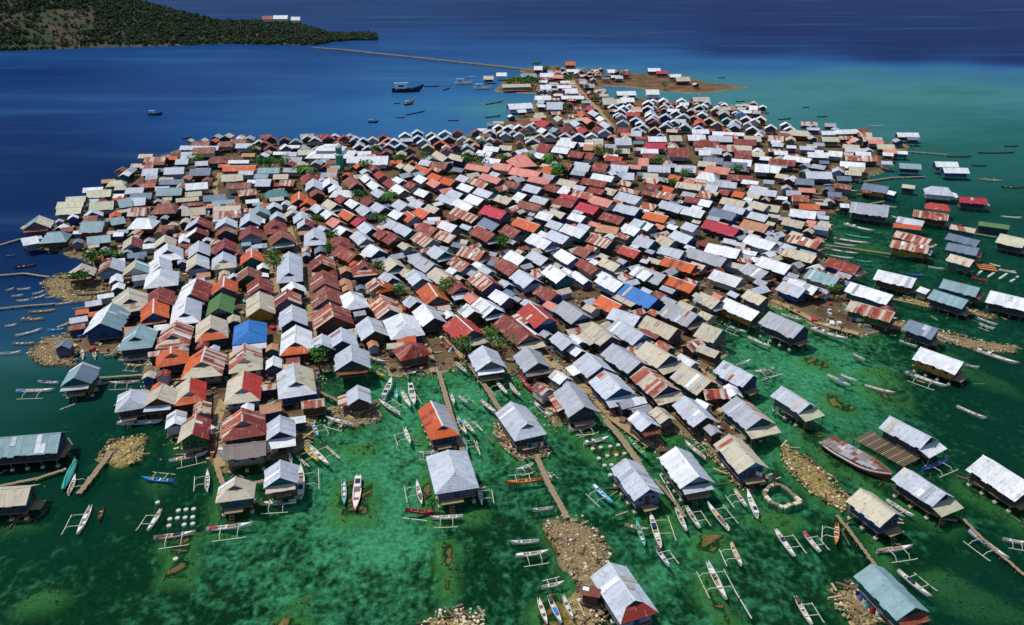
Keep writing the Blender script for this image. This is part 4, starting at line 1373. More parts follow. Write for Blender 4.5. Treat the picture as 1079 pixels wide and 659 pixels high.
def house_shapes(h):
    """(name, MB, material, key, parent key) in the frame of the house: x along the ridge, y across, z up from water level"""
    w, L, ext, g = h['w'], h['L'], h['ext'], h['g']
    e = g + h['eh']; zr = e + h['rise']; hw = w / 2
    x0, x1 = -L / 2, L / 2
    f = g + h['floor']          # floor on stilts
    r1, r2 = RM[h['roof'][0]], RM[h['roof'][-1]]
    out = []
    typ = h['typ']
    xa = x0 - ext if typ == 'H' else x0
    xb = x1 + ext if typ in 'DH' else x1
    mid = zr - h['rise'] * .45
    jr = random.Random(int(h['px'] * 13 + h['py'] * 29)); sag = jr.uniform(0, .1)
    for sgn, rm in ((-1, r1), (1, r2)):
        poly = [(x0, 0, zr), (x1, 0, zr)]
        if typ == 'D': poly += [(x1, sgn * hw * .45, mid), (xb, sgn * hw, e)]
        else: poly += [(xb, sgn * hw, e)]
        poly += [(xa, sgn * hw, e)]
        if sgn > 0: poly = poly[::-1]
        if typ == 'G' and h['single']:
            sb = MB()
            nsh = max(2, int(L / .85))
            for i in range(nsh):            # overlapping sheets with a ragged eave
                xs0, xs1 = x0 + L * i / nsh - (.0 if i else jr.uniform(-.05, .15)), x0 + L * (i + 1) / nsh + (.04 if i < nsh - 1 else jr.uniform(-.05, .15))
                ex = 1 + jr.uniform(-.04, .05)
                dz = .022 * (i % 2) + jr.uniform(0, .015)
                q = [(xs0, 0, zr + dz), (xs1, 0, zr + dz), (xs1, sgn * hw * ex, zr + dz - h['rise'] * ex - sag * math.sin(math.pi * (i + 1) / nsh)), (xs0, sgn * hw * ex, zr + dz - h['rise'] * ex - sag * math.sin(math.pi * i / nsh))]
                sb.prism(q if sgn < 0 else q[::-1], .05)
            out.append(('roof_slope', sb, rm, 'slope%d' % sgn, None))
            continue
        out.append(('roof_slope', MB().prism(poly, .07), rm, 'slope%d' % sgn, None))
    if typ == 'D':
        sk = RM[h['skirt'] or h['roof'][0]]
        out.append(('roof_skirt', MB().prism([(x1, -hw * .45, mid), (xb, -hw, e), (xb, hw, e), (x1, hw * .45, mid)], .07), sk, 'skirt', None))
        out.append(('gable_end', MB().add([(x1 - .12, -hw * .4, mid), (x1 - .12, hw * .4, mid), (x1 - .12, 0, zr - .1), (x1 - .2, -hw * .4, mid), (x1 - .2, hw * .4, mid), (x1 - .2, 0, zr - .1)], [(0, 1, 2), (5, 4, 3), (0, 3, 4, 1)]), WM[h['gable']], 'gable', None))
    if typ == 'H':
        for sgn in (-1, 1):
            xe, xr = (xa, x0) if sgn < 0 else (xb, x1)
            out.append(('roof_hip', MB().prism([(xr, 0, zr), (xe, -hw, e), (xe, hw, e)][::sgn], .07), RM[h['roof'][0] if sgn > 0 else h['roof'][-1]], 'hip', None))
    ov = .6 if w > 3.3 else .25
    wx0, wx1 = xa + ov, xb - (.65 if w > 3.3 else .2)
    wy = hw - ov
    zt = e - .02 + h['rise'] * ov / hw * .6
    out.append(('wall', MB().box(wx0, wx1, -wy, wy, f, zt), WM[h['wall']], 'wall', None))
    for sgn in (-1, 1):
        if typ == 'H' or (typ == 'D' and sgn > 0): continue
        xx = wx0 if sgn < 0 else wx1
        k = wy / hw
        zb = zt + .002
        out.append(('gable_end', MB().add([(xx, -wy * .97, zb), (xx, wy * .97, zb), (xx, 0, zr - .12), (xx - sgn * .08, -wy * .97, zb), (xx - sgn * .08, wy * .97, zb), (xx - sgn * .08, 0, zr - .12)], [(0, 1, 2), (5, 4, 3), (0, 3, 4, 1)]), WM[h['gable']], 'gable', None))
    if not h['single']:
        return out
    out.append(('ridge_cap', MB().prism([(x0 - .05, -.16, zr - .03), (x1 + .05, -.16, zr - .03), (x1 + .05, 0, zr + .05), (x0 - .05, 0, zr + .05)], .03).prism([(x0 - .05, 0, zr + .05), (x1 + .05, 0, zr + .05), (x1 + .05, .16, zr - .03), (x0 - .05, .16, zr - .03)], .03), RM[h['roof'][0]] if h['roof'][0] not in 'or' else M['trim'], 'ridge', None))
    if h['lod'] == 2 or h['g'] == 0:
        out.append(('floor', MB().box(wx0 - .25, wx1 + .35, -wy - .15, wy + .15, f - .16, f), M['timber'], 'floor', None))
    r = random.Random(int(h['px'] * 31 + h['py'] * 17))
    # odd sheets laid over the old roof
    n = (r.choice((2, 3, 4, 5)) if 's' in h['roof'] else r.choice((0, 0, 1, 1, 2, 3))) if h['lod'] == 2 or h['py'] > 270 else (2 if 's' in h['roof'] else 0)
    used = []
    for _ in range(n):
        sgn = r.choice((-1, -1, 1))
        x = x0 + .15 + .76 * r.randrange(max(1, int((L - 1) / .76)))
        if any(u == (sgn, x) for u in used): continue
        used.append((sgn, x))
        t0, t1 = r.choice(((.05, .98), (.05, .98), (.05, .5), (.5, .98)))
        code = h['roof'][0] if sgn < 0 else h['roof'][-1]
        pool = {'s': 'dtwdod', 'c': 'swyg', 'w': 'bcg', 'b': 'gwcs', 'g': 'bwcs', 'o': 'ctr', 'd': 'stw', 'r': 'dcs', 'G': 'bg', 'T': 'wb'}.get(code, 'cgw')
        z = lambda t: zr - h['rise'] * t + .075
        sl_ = [(x, sgn * hw * t0, z(t0)), (x + .8, sgn * hw * t0, z(t0)), (x + .8, sgn * hw * t1, z(t1)), (x, sgn * hw * t1, z(t1))]
        if sgn > 0: sl_ = sl_[::-1]
        out.append(('roof_sheet', MB().prism(sl_, .02), RM[r.choice(pool)], 'sheet', 'slope%d' % sgn))
    if h['lean']:
        lc, lw, ll, sg = h['lean']
        q = [(x0 + .3, sg * (hw - .3), e - .02), (x0 + .3 + (L - .6) * ll, sg * (hw - .3), e - .02), (x0 + .35 + (L - .6) * ll, sg * (hw + lw), e - .5), (x0 + .25, sg * (hw + lw), e - .56)]
        out.append(('lean_to_roof', MB().prism(q if sg < 0 else q[::-1], .05), RM[lc], 'lean', None))
        for xx in (q[2][0] - .15, q[3][0] + .15):
            out.append(('post', MB().box(xx - .05, xx + .05, sg * (hw + lw - .2) - .05, sg * (hw + lw - .2) + .05, g - (.9 if g == 0 else 0), e - .56), M['post'], 'post', None))
    if h['auto']:
        out.append(('awning', MB().prism([(xb - .35, -hw * .9, e - .09), (xb + .9, -hw * .92, e - .42), (xb + .85, hw * .8, e - .40), (xb - .35, hw * .8, e - .09)], .05), RM[h['auto']], 'awning', None))
    if typ in 'GH' and h['skirt']:
        out.append(('awning', MB().prism([(xb - .35, -hw * .98, e - .09), (xb + 1.7, -hw * .98, e - .62), (xb + 1.7, hw * .98, e - .62), (xb - .35, hw * .98, e - .09)], .06), RM[h['skirt']], 'awning', None))
        for sgn in (-1, 1):
            out.append(('post', MB().box(xb + 1.45, xb + 1.57, sgn * hw * .9 - .06, sgn * hw * .9 + .06, g - (.9 if g == 0 else 0), e - .6), M['post'], 'post', None))
    if h['lod'] == 2 and w > 3.3 and g == 0:
        pw = wy * r.uniform(.5, .95)
        out.append(('porch', MB().box(wx1 + .36, wx1 + r.uniform(1.0, 1.9), -pw, wy * r.uniform(.3, .9), f - .14, f - .03), M['deck'], 'porch', None))
        lad = MB()
        for sgn in (-1, 1): lad.bar((wx1 + 1.2, sgn * .3 - pw * .4, f - .05), (wx1 + 2.1, sgn * .3 - pw * .4, -.5), .08)
        for k in range(4): lad.bar((wx1 + 1.3 + k * .2, -.3 - pw * .4, f - .25 - k * .32), (wx1 + 1.3 + k * .2, .3 - pw * .4, f - .25 - k * .32), .06)
        out.append(('ladder', lad, M['timber'], 'ladder', None))
    if h['lod'] == 2 and w > 3.3:
        # windows and door on the walls that look to the camera
        win, pane, door = [], [], []
        nwin = max(1, int((wx1 - wx0) / 2.1))
        for i in range(nwin):
            xc = wx0 + (i + .5) * (wx1 - wx0) / nwin
            out.append(('window', MB().box(xc - .36, xc + .36, -wy - .05, -wy - .002, f + .65, f + 1.22), M['frame'], 'win%d' % i, None))
            out.append(('pane', MB().box(xc - .31, xc + .31, -wy - .07, -wy - .051, f + .70, f + 1.17), M['pane'], 'p', 'win%d' % i))
        for i, yc in enumerate((-wy * .55, wy * .55)):
            out.append(('window', MB().box(wx1 + .002, wx1 + .05, yc - .36, yc + .36, f + .65, f + 1.2), M['frame'], 'winf%d' % i, None))
            out.append(('pane', MB().box(wx1 + .051, wx1 + .07, yc - .29, yc + .29, f + .70, f + 1.15), M['pane'], 'p', 'winf%d' % i))
        out.append(('door', MB().box(wx1 + .002, wx1 + .06, -.38, .38, f + .02, f + 1.35), WM[r.choice('uqmx')], 'door', None))
    return out

def stilts(h, root):
    w, L, ext, g = h['w'], h['L'], h['ext'], h['g']
    hw = w / 2
    f = g + h['floor']
    x0 = -L / 2 - (ext if h['typ'] == 'H' else 0) + .7; x1 = L / 2 + ext - .75
    if h['lod'] == 2:
        nx = max(2, int((x1 - x0) / 2.0) + 1); ys = (-hw + .7, 0, hw - .7) if w > 4.2 else (-hw + .5, hw - .5)
    else:
        nx = 2; ys = (-hw + .6, hw - .6)
    bot = g - 1.1 if g == 0 else g - .05
    if h['lod'] == 1 and g > 0 and h['py'] < 250: return
    me = mesh('stilt', *box_vf(.18, .18, f - bot - .16), M['post'])
    fm = mesh('footing', *box_vf(.5, .5, .55), M['footing']) if g == 0 and h['lod'] == 2 else None
    for i in range(nx):
        x = x0 + (x1 - x0) * i / (nx - 1)
        for y in ys:
            if nx > 2 and 0 < i < nx - 1 and y == 0: continue
            s = link('stilt', me, root, (x, y, bot))
            if fm and y != 0 and h['py'] > 330:
                link('footing', fm, s, (0, 0, .85))
def box_vf(a, b, c):
    q = MB().box(-a / 2, a / 2, -b / 2, b / 2, 0, c)
    return q.v, q.f

far = MB()
far_mats = list(RM.values()) + list(WM.values())
fm_i = {m.name: i for i, m in enumerate(far_mats)}
singles = []
for h in allh:
    shapes = house_shapes(h)
    if h['single']:
        name = 'shed' if h.get('shed') or h['w'] <= 3.3 else 'stilt_house'
        h['kind_name'] = name
        root = link(name, None, None, (h['c'][0], h['c'][1], 0), h['ang'])
        root.empty_display_size = .5
        h['root'] = root
        keys = {}
        for nm, mb, mt, key, par in shapes:
            keys[key] = mb.build(nm, mt, keys[par] if par else root)
        stilts(h, root)
        singles.append(h)
    else:
        c, s = math.cos(h['ang']), math.sin(h['ang'])
        for nm, mb, mt, key, par in shapes:
            v = [(h['c'][0] + p[0] * c - p[1] * s, h['c'][1] + p[0] * s + p[1] * c, p[2]) for p in mb.v]
            far.add(v, mb.f, fm_i[mt.name])
        # the space under the raised floor is closed by posts
        for u in (-1, 1):
            for q in (-1, 1):
                x, y = u * (h['L'] / 2 - .5), q * (h['w'] / 2 - .5)
                X, Y = h['c'][0] + x * c - y * s, h['c'][1] + x * s + y * c
                far.box(X - .1, X + .1, Y - .1, Y + .1, -.9 if h['g'] == 0 else .4, h['g'] + 1.0, fm_i['wall_m'])
tag(far.build('distant_houses', far_mats), 'dense mass of small distant houses filling the far half of the island', 'houses', kind='stuff')
print('houses', len(specs), 'sheds', len(sheds), 'single', len(singles), 'min py single', min(h['py'] for h in singles))
# ------------------------------------------------------------------ boats: stern and bow in the photo, side of the outrigger, hull colour
# outrigger: L / R of the boat seen in the photo, S towards the camera, A away, B both sides, N none
BOATS = '''
96 533 81 565 L w 1|108 535 104 550 N brown|170 537 155 561 L w 1|162 567 207 561 S w 1|217 558 268 552 S w 1|123 446 171 444 N w 2|183 507 149 504 A blue|72 521 80 501 R pinkish
218 517 219 496 L w|178 486 219 477 S w 1|224 484 228 465 N red|317 524 317 490 R w 2|312 528 272 531 S w 1|329 446 336 461 R sky|326 470 347 491 R w 1|321 472 336 487 L yellow|307 487 305 478 N w
372 450 344 443 S w 1|426 451 433 469 L w|378 501 374 540 N pinkish 2|362 506 363 534 N teal|444 530 439 507 L w 1|427 537 459 541 N red|488 544 453 546 S w|462 477 439 478 S w
482 440 492 459 L w 1|488 443 500 457 R w|487 461 493 478 R teal|505 512 508 533 R w|562 489 543 496 S w|571 505 532 509 A orange|583 535 560 538 N w|599 454 629 447 S w|615 468 643 461 N w 2
681 481 661 461 N green|625 511 646 531 L sky 1|576 498 582 505 R w|696 576 684 538 R w 1|679 574 670 548 N teal|658 553 684 559 N tan|691 577 706 598 R w 1|568 570 537 572 N w|543 586 580 581 S w 1|571 619 595 614 A w
567 632 577 660 N pinkish|578 629 592 659 N w 1|593 632 604 658 R w|621 577 629 594 N tan|743 483 721 465 R w 1|723 534 738 558 R w|768 558 745 530 R w 1|774 516 787 535 L w 1|798 545 787 517 N w 2|712 535 724 561 N w
770 572 782 598 L w 1|745 592 766 634 B w 1|817 558 838 588 R w 1|847 561 865 583 R w 1|882 552 881 575 L orange|838 629 856 660 R w 1|924 581 962 576 S w 1|946 601 981 630 R w 1|1021 559 1063 590 L w 1|1057 568 1083 573 S w
934 527 963 545 L w|972 495 1000 484 S blue|854 346 893 358 N pinkish 2|788 355 812 366 N w|872 395 896 407 N w 1|886 395 903 402 N w|899 373 912 380 N w|823 331 845 338 R w|763 342 787 351 L w 1|776 385 791 380 N w|816 388 793 393 S w 1
911 406 943 415 N w|954 392 998 408 L w 1|1026 368 1074 384 N w 2|1030 335 1051 343 N w|1032 341 1048 347 L w|948 359 967 366 N w|987 355 1007 363 N w|1008 428 1040 442 N w|1016 384 1032 388 N w
404 420 413 398 N w 2|432 404 437 428 N w 2|421 436 399 422 R w|417 410 418 422 N teal|423 412 433 430 R w|391 389 406 398 R yellow|483 417 493 426 R w|507 422 523 436 N pinkish|475 415 479 427 N w|480 382 492 393 N w
523 402 535 416 L w|537 404 545 415 N w|547 397 560 415 R red|538 408 549 418 N w|563 424 580 440 L w 1|387 378 407 385 N w
87 378 87 369 N w|100 378 99 369 N w|119 377 128 366 N w|125 380 155 377 N pinkish|131 384 153 386 S tan|147 402 114 404 S w 1|40 402 63 404 N w 1|17 412 58 411 S w 1|0 373 23 371 N w 1|13 362 38 362 N tan|16 354 45 347 N w
22 337 47 336 N tan 2|50 348 69 347 N sky|5 344 18 342 N w|6 306 15 304 N w|18 305 33 304 N w|12 312 25 311 N w|18 317 32 316 N w|33 315 49 311 N w|34 310 47 307 N w|48 314 60 312 N w|58 321 79 318 N w|30 329 60 327 N tan|81 312 116 310 N tan
76 326 105 322 N tan|15 282 39 279 N brown|5 270 17 269 N blue|889 236 921 244 N w 2|890 247 919 252 N teal|878 251 916 257 N w 1|879 256 902 260 N w|870 262 905 268 N w 1|874 269 900 273 N w|900 274 920 277 N teal
1030 189 1057 191 A tan 1|1055 197 1079 198 N brown|1055 228 1077 230 N w|1031 161 1070 161 N brown|1058 154 1073 154 N brown|998 165 1024 165 N brown|1024 174 1040 175 N brown|845 205 870 207 N tan|855 212 878 214 N w|880 199 905 202 N w|900 206 915 204 N tan|868 197 890 195 N w|930 216 945 219 N w|962 262 975 268 N tan|940 228 955 233 N w|1000 236 1018 238 N brown|978 281 995 284 N w|957 289 974 291 N blue|1024 292 1040 297 N red|1053 284 1070 287 N w
156 121 172 121 N navy 3|192 146 202 145 N brown|388 129 399 129 N navy 3|413 97 447 96 N navy 4|447 91 463 91 N navy|463 90 476 90 N tan|479 89 500 89 N w 3|499 94 519 94 N w 3|425 108 438 106 N orange|426 111 436 109 N brown 3|415 109 422 109 N brown|417 124 427 124 N brown|428 121 448 117 N brown|472 127 484 127 N brown|467 95 474 93 N navy|490 81 504 81 N w|846 113 853 113 N brown|861 123 872 123 N brown|915 133 931 133 N w|820 126 834 125 N brown|512 110 530 107 N brown|511 124 528 122 N brown|757 82 764 82 N brown|775 107 785 107 N brown
'''
def parse_boats():
    out = []
    for chunk in BOATS.replace('\n', '|').split('|'):
        q = chunk.split()
        if len(q) < 6: continue
        out.append(dict(s=(float(q[0]), float(q[1])), b=(float(q[2]), float(q[3])), side=q[4], colr=q[5], fit=int(q[6]) if len(q) > 6 else 0))
    return out
BM = {'w': 'bright'}
BWORD = {'w': 'white', 'brown': 'dark brown', 'blue': 'blue', 'pinkish': 'pale pink', 'red': 'red', 'sky': 'light blue', 'yellow': 'yellow', 'teal': 'turquoise', 'orange': 'orange', 'tan': 'tan wooden', 'green': 'light green', 'navy': 'dark blue'}
boats = []
for b in parse_boats():
    r = random.Random(int(b['s'][0] * 7 + b['s'][1] * 13))
    mx, my = (b['s'][0] + b['b'][0]) / 2, (b['s'][1] + b['b'][1]) / 2
    S, T = P(*b['s'], .35), P(*b['b'], .35)
    L = math.hypot(T[0] - S[0], T[1] - S[1])
    ang = math.atan2(T[1] - S[1], T[0] - S[0])
    cx, cy = (S[0] + T[0]) / 2, (S[1] + T[1]) / 2
    gx_i = int(np.clip(np.searchsorted(gx, cx), 0, len(gx) - 1)); gy_i = int(np.clip(np.searchsorted(gy, cy), 0, len(gy) - 1))
    z = max(0.0, float(HT[gy_i, gx_i]) + .12)
    name = 'outrigger_boat' if b['side'] != 'N' else ('motor_boat' if b['fit'] >= 2 else 'canoe')
    big = b['fit'] in (3, 4)
    beam = min(.085 * L + .28, 1.1) if not big and b['fit'] != 2 else (.17 * L if big else .13 * L + .1)
    D = .42 if not big else .10 * L + .3           # height of the gunwale
    root = link(name, None, None, (cx, cy, z), ang)
    hm = M[BM.get(b['colr'], b['colr'])]
    # hull: lofted rings, fine at the bow, a small transom at the stern
    ns = 13
    rings = []
    for i in range(ns):
        t = i / (ns - 1)
        x = -L / 2 + L * t
        k = (1 - max(0, (t - .45) / .55) ** 2.0) * (1 - .55 * max(0, (.4 - t) / .4) ** 2)
        hb = max(beam / 2 * k, .025)
        zg = D + (.38 if not big else .12 * L) * max(0, (t - .5) / .5) ** 2.2 + .16 * max(0, (.3 - t) / .3) ** 2
        zk = -.16 + (zg + .05) * max(0, (t - .82) / .18) ** 1.6
        zf = min(zg - .04, .10 if not big else D * .8) + .0
        zf = max(zf, zk + .05)
        rings.append([(x, -hb, zg), (x, -hb * .8, (zg + zk) * .4), (x, 0, zk), (x, hb * .8, (zg + zk) * .4), (x, hb, zg), (x, hb * .78, zg), (x, hb * .6, zf), (x, -hb * .6, zf), (x, -hb * .78, zg)])
    nr = 9
    v = [p for q in rings for p in q]
    f = [(i * nr + j, i * nr + (j + 1) % nr, (i + 1) * nr + (j + 1) % nr, (i + 1) * nr + j) for i in range(ns - 1) for j in range(nr)]
    f += [tuple(range(nr - 1, -1, -1)), tuple((ns - 1) * nr + j for j in range(nr))]
    link('hull', mesh('hull', v, f, hm), root)
    small = my < 175
    if not small and r.random() < .3:
        stp = M[r.choice(('blue', 'red', 'teal', 'green', 'brown', 'brown'))]
        sb = MB()
        for s_ in (0, 4):
            for q0, q1 in zip(rings, rings[1:]):
                a0, a1 = Vector(q0[s_]), Vector(q1[s_])
                sb.bar(a0 + Vector((0, 0, -.03)), a1 + Vector((0, 0, -.05)), .035, .07)
        sb.build('gunwale', stp, root)
    if not small or big:
        inner = M[r.choice(('tan', 'pinkish', 'bright', 'bright', 'deck', 'stone'))] if b['colr'] in ('w', 'pinkish', 'teal', 'sky') else M['deck']
        hb = beam / 2
        zi = .13 if not big else D * .82
        link('floor_boards', mesh('floor_boards', *(lambda q: (q.v, q.f))(MB().add([(-L * .44, -hb * .4, zi), (L * .12, -hb * .58, zi), (L * .34, -hb * .3, zi + .03), (L * .34, hb * .3, zi + .03), (L * .12, hb * .58, zi), (-L * .44, hb * .4, zi)], [(0, 1, 2, 3, 4, 5)])), inner), root)
        for t in ((-.3, -.08, .14) if L > 4.5 else (-.2, .1)):
            MB().box(L * t - .12, L * t + .12, -hb * .8, hb * .8, D - .08, D + .0).build('thwart', M[r.choice(('bright', 'tan', 'timber'))], root)
        link('foredeck', mesh('foredeck', [(L * .22, -hb * .74, D + .07), (L * .46, 0, D + .30), (L * .22, hb * .74, D + .07), (L * .22, -hb * .74, D - .02), (L * .46, 0, D + .2), (L * .22, hb * .74, D - .02)], [(0, 1, 2), (5, 4, 3), (0, 2, 5, 3)], hm), root)
    if b['fit'] == 1:
        q = r.choice((-.36, -.1, -.22))
        MB().box(L * q - .45, L * q + .45, -beam * .32, beam * .32, .2, D + .16).build('engine_box', M[r.choice(('blue', 'navy', 'brown', 'timber', 'bright', 'bright', 'brown', 'red', 'stone', 'tan'))], root)
        if r.random() < .5:
            MB().box(L * .05 - .5, L * .05 + .5, -beam * .34, beam * .34, .2, D + .12).build('cargo_cover', M[r.choice(('blue', 'tan', 'stone', 'navy', 'bright', 'brown'))], root)
    if b['fit'] == 2:
        MB().box(-L * .42, -L * .12, -beam * .4, beam * .4, D * .6, D + .35).build('cabin', hm, root)
        MB().box(-L * .33, -L * .2, -beam * .3, beam * .3, D + .35, D + .41).build('cabin_hatch', M['navy'], root)
        if my < 400 and mx > 1000:
            MB().cyl(-L * .4, 0, .3, 2.6, .05, n=6).build('mast', M['bamboo'], root)
    if big:
        cb = MB().box(-L * .38, -L * .05, -beam * .36, beam * .36, D * .7, D + .16 * L).build('cabin', M['bright'], root)
        MB().box(-L * .42, L * .0, -beam * .42, beam * .42, D + .16 * L, D + .16 * L + .15).build('cabin_roof', M['sky'], cb)
        MB().box(-L * .3, -L * .12, -beam * .36 - .03, -beam * .36 - .005, D + .05 * L, D + .1 * L).build('window', M['pane'], cb)
        MB().cyl(L * .15, 0, .3, .42 * L, .09, n=6).build('mast', M['timber'], root)
        if b['fit'] == 4:
            MB().cyl(-L * .2, 0, D, .34 * L, .09, n=6).build('mast', M['timber'], root)
            MB().bar((L * .15, 0, .42 * L), (L * .48, 0, D + .5), .05).build('stay', M['timber'], root)
    # outriggers
    sides = []
    if b['side'] in 'LRSA':
        want = {'L': (-1, 0), 'R': (1, 0), 'S': (0, -1), 'A': (0, 1)}[b['side']]
        left = (-math.sin(ang), math.cos(ang))
        sides = [1 if left[0] * want[0] + left[1] * want[1] > 0 else -1]
    elif b['side'] == 'B':
        sides = [1, -1]
    for sd_ in sides:
        rch = beam / 2 + min(2.1, .24 * L + .35) * (1 if len(sides) == 1 else .7)
        fl = min(.62 * L, 4.6)
        fo = MB().bar((-fl / 2 - .1, sd_ * rch, -.02), (fl / 2, sd_ * rch, .03), .10).bar((fl / 2, sd_ * rch, .03), (fl / 2 + .35, sd_ * rch, .16), .10)
        fo.build('outrigger_float', M['bamboo'], root)
        for t in (-.3, .3):
            c = MB().bar((fl * t, -sd_ * beam * .45, D + .05), (fl * t, sd_ * rch * .75, D + .12), .075).bar((fl * t, sd_ * rch * .75, D + .12), (fl * t + r.uniform(-.1, .1), sd_ * rch, .02), .07)
            c.build('outrigger_boom', M['bamboo'], root)
    b.update(root=root, px=mx, py=my, L=L, name=name)
    boats.append(b)

# ------------------------------------------------------------------ footbridges, platforms, pens, footings, wreck
things = []   # (object, px, py, list of label texts)
def footbridge(pts, width, z, label, mat='deck', rail=False):
    w = [Vector(P(x, y, z)) for x, y in pts]
    root = link('footbridge', None, None, w[0] * 1.0)
    o = w[0]
    loc = [p - o for p in w]
    b = MB()
    r = random.Random(len(pts) + int(pts[0][0]))
    for a, c in zip(loc, loc[1:]):
        L = (c - a).length; dd = (c - a).normalized(); s = Vector((-dd.y, dd.x, 0))
        n = max(1, int(L / .42))
        for i in range(n):
            q0, q1 = a + dd * (L * i / n + .01), a + dd * (L * (i + 1) / n - .03)
            j = r.uniform(-.08, .08); h = r.uniform(0, .03)
            b.prism([q0 + s * (width / 2 + j) + Vector((0, 0, h)), q0 - s * (width / 2 - j) + Vector((0, 0, h)), q1 - s * (width / 2 - j) + Vector((0, 0, h)), q1 + s * (width / 2 + j) + Vector((0, 0, h))], .06)
    dk = b.build('planking', M[mat], root); dk['kind'] = 'stuff'
    me = mesh('post', *box_vf(.14, .14, z + 1.1), M['post'])
    for a, c in zip(loc, loc[1:]):
        L = (c - a).length; dd = (c - a).normalized(); s = Vector((-dd.y, dd.x, 0))
        for i in range(max(1, int(L / 2.6)) + 1):
            p = a + dd * min(L, i * 2.6)
            for sg in (-1, 1):
                link('post', me, root, p + s * sg * (width / 2 - .08) + Vector((0, 0, -z - 1.1 - .06)))
    tag(root, label, 'footbridge', 'timber footbridges')
footbridge([(462, 391), (468, 412), (476, 440), (489, 478)], .9, .75, 'plank footbridge running from the sandy yard past the orange-roofed house')
footbridge([(494, 383), (508, 402), (527, 432)], .9, .75, 'plank footbridge with boats moored alongside, left of the grey gabled house')
footbridge([(566, 482), (578, 510), (598, 546)], .9, .7, 'weathered plank footbridge leading to the rubble islet')
footbridge([(637, 442), (652, 458), (668, 480), (680, 500)], 1.1, .8, 'plank footbridge behind the lilac-walled house')
footbridge([(882, 543), (905, 572), (928, 604)], .5, .8, 'narrow pale plank footbridge leading to the teal-walled house')
footbridge([(1012, 544), (1040, 572), (1082, 608)], .45, .7, 'narrow plank walkway along the right edge beside a white outrigger boat')
footbridge([(83, 520), (112, 483), (117, 476)], .0 + .9, .7, 'stone-grey walkway joining the long grey-green roofed hall to the yellow rubble bank')
footbridge([(0, 512), (40, 504), (70, 494)], .6, .6, 'curving pale walkway between two long halls at the left edge')
footbridge([(103, 398), (152, 395)], .6, .7, 'straight walkway from the green-walled house to shore')
footbridge([(120, 427), (160, 424)], .5, .5, 'short walkway beside the pale hipped house at the left shore')
footbridge([(110, 375), (150, 366)], .5, .7, 'walkway under the blue-walled waterside house')
footbridge([(335, 412), (352, 420), (372, 432)], .5, .7, 'thin plank bridge across the small inner creek')
footbridge([(60, 345), (78, 338), (95, 336)], .8, .6, 'dark plank jetty below the white and green waterside roof')
footbridge([(0, 258), (20, 252), (42, 248)], .8, .7, 'dark jetty at the left edge by white-roofed shed')
footbridge([(228, 492), (233, 505), (236, 512)], .8, .6, 'short path of planks to the cream half-hipped house')
footbridge([(268, 509), (278, 506)], .7, .7, 'tiny plank bridge between the cream and the teal-fronted houses')
footbridge([(985, 325), (945, 316), (905, 306)], .8, .6, 'long low boardwalk behind the grey-green twin roofs')
footbridge([(935, 158), (962, 160), (1000, 163)], .9, .7, 'long dark jetty of poles right of the farthest white stilt roof')
footbridge([(905, 192), (940, 187), (975, 186)], .9, .7, 'jetty leading past the grey-green roof at the far right')
footbridge([(880, 222), (905, 217), (932, 212)], .8, .6, 'plank jetty reaching the ochre-walled slate-roofed house')
footbridge([(868, 258), (900, 262), (940, 268)], .8, .6, 'plank jetty behind the moored white long boats')
footbridge([(1000, 240), (1020, 245), (1050, 250)], .7, .6, 'dark jetty under the green strip roof at the right')
footbridge([(0, 290), (25, 288), (52, 292)], .7, .6, 'thin dark jetty left of the upper rubble islet')
footbridge([(0, 325), (30, 322), (58, 320)], .6, .6, 'thin jetty behind the tan boats at the left edge')
footbridge([(690, 505), (712, 530), (722, 545)], .5, .5, 'plank catwalk right of the lilac-walled house')

def simple(name, mb, mat, label, cat, group=None, kind=None):
    return tag(mb.build(name, mat), label, cat, group, kind)
# teal painted hull-shaped boom by the left halls
a, c = Vector(P(80, 485, .5)), Vector(P(66, 516, .5))
root = link('upturned_boat', None, None, a)
b = MB()
dd = (c - a); L = dd.length; dd.normalize(); s = Vector((-dd.y, dd.x, 0))
ring = []
for i in range(9):
    t = i / 8; k = .45 * math.sin(math.pi * (.08 + .84 * t)) + .12
    ring += [dd * L * t + s * k, dd * L * t + s * k * .6 + Vector((0, 0, k * .7)), dd * L * t + Vector((0, 0, k)), dd * L * t - s * k * .6 + Vector((0, 0, k * .7)), dd * L * t - s * k]
b.add(ring, [(i * 5 + j, i * 5 + j + 1, (i + 1) * 5 + j + 1, (i + 1) * 5 + j) for i in range(8) for j in range(4)])
b.build('hull', M['teal'], root, smooth=True)
MB().bar(Vector((0, 0, .62)), dd * L + Vector((0, 0, .62)), .08).build('keel', M['green'], root)
tag(root, 'upturned long turquoise boat between the two halls on the left', 'boat')

# timber platform beside the waterside house
pl = [Vector(P(x, y, 1.0)) for x, y in ((900, 463), (918, 454), (972, 482), (952, 492))]
root = link('timber_platform', None, None, pl[0]); lo_ = [p - pl[0] for p in pl]
nb_ = 26
for i in range(nb_):
    t0, t1 = i / nb_ + .006, (i + 1) / nb_ - .006
    if i in (11, 12, 13) : t1 = t0 + .02
    q = lambda e0, e1, t: lo_[e0].lerp(lo_[e1], t)
    MB().prism([q(0, 3, t0), q(0, 3, t1), q(1, 2, t1), q(1, 2, t0)], .08).build('plank', M['deck'] if i % 4 == 2 else M['timber'], root)
pm = mesh('post', *box_vf(.16, .16, 1.9), M['post'])
for p in lo_ + [lo_[0].lerp(lo_[3], .5), lo_[1].lerp(lo_[2], .5)]:
    link('post', pm, root, p + Vector((0, 0, -2.0)))
tag(root, 'broad brown timber drying platform left of the grey waterside house', 'platform')

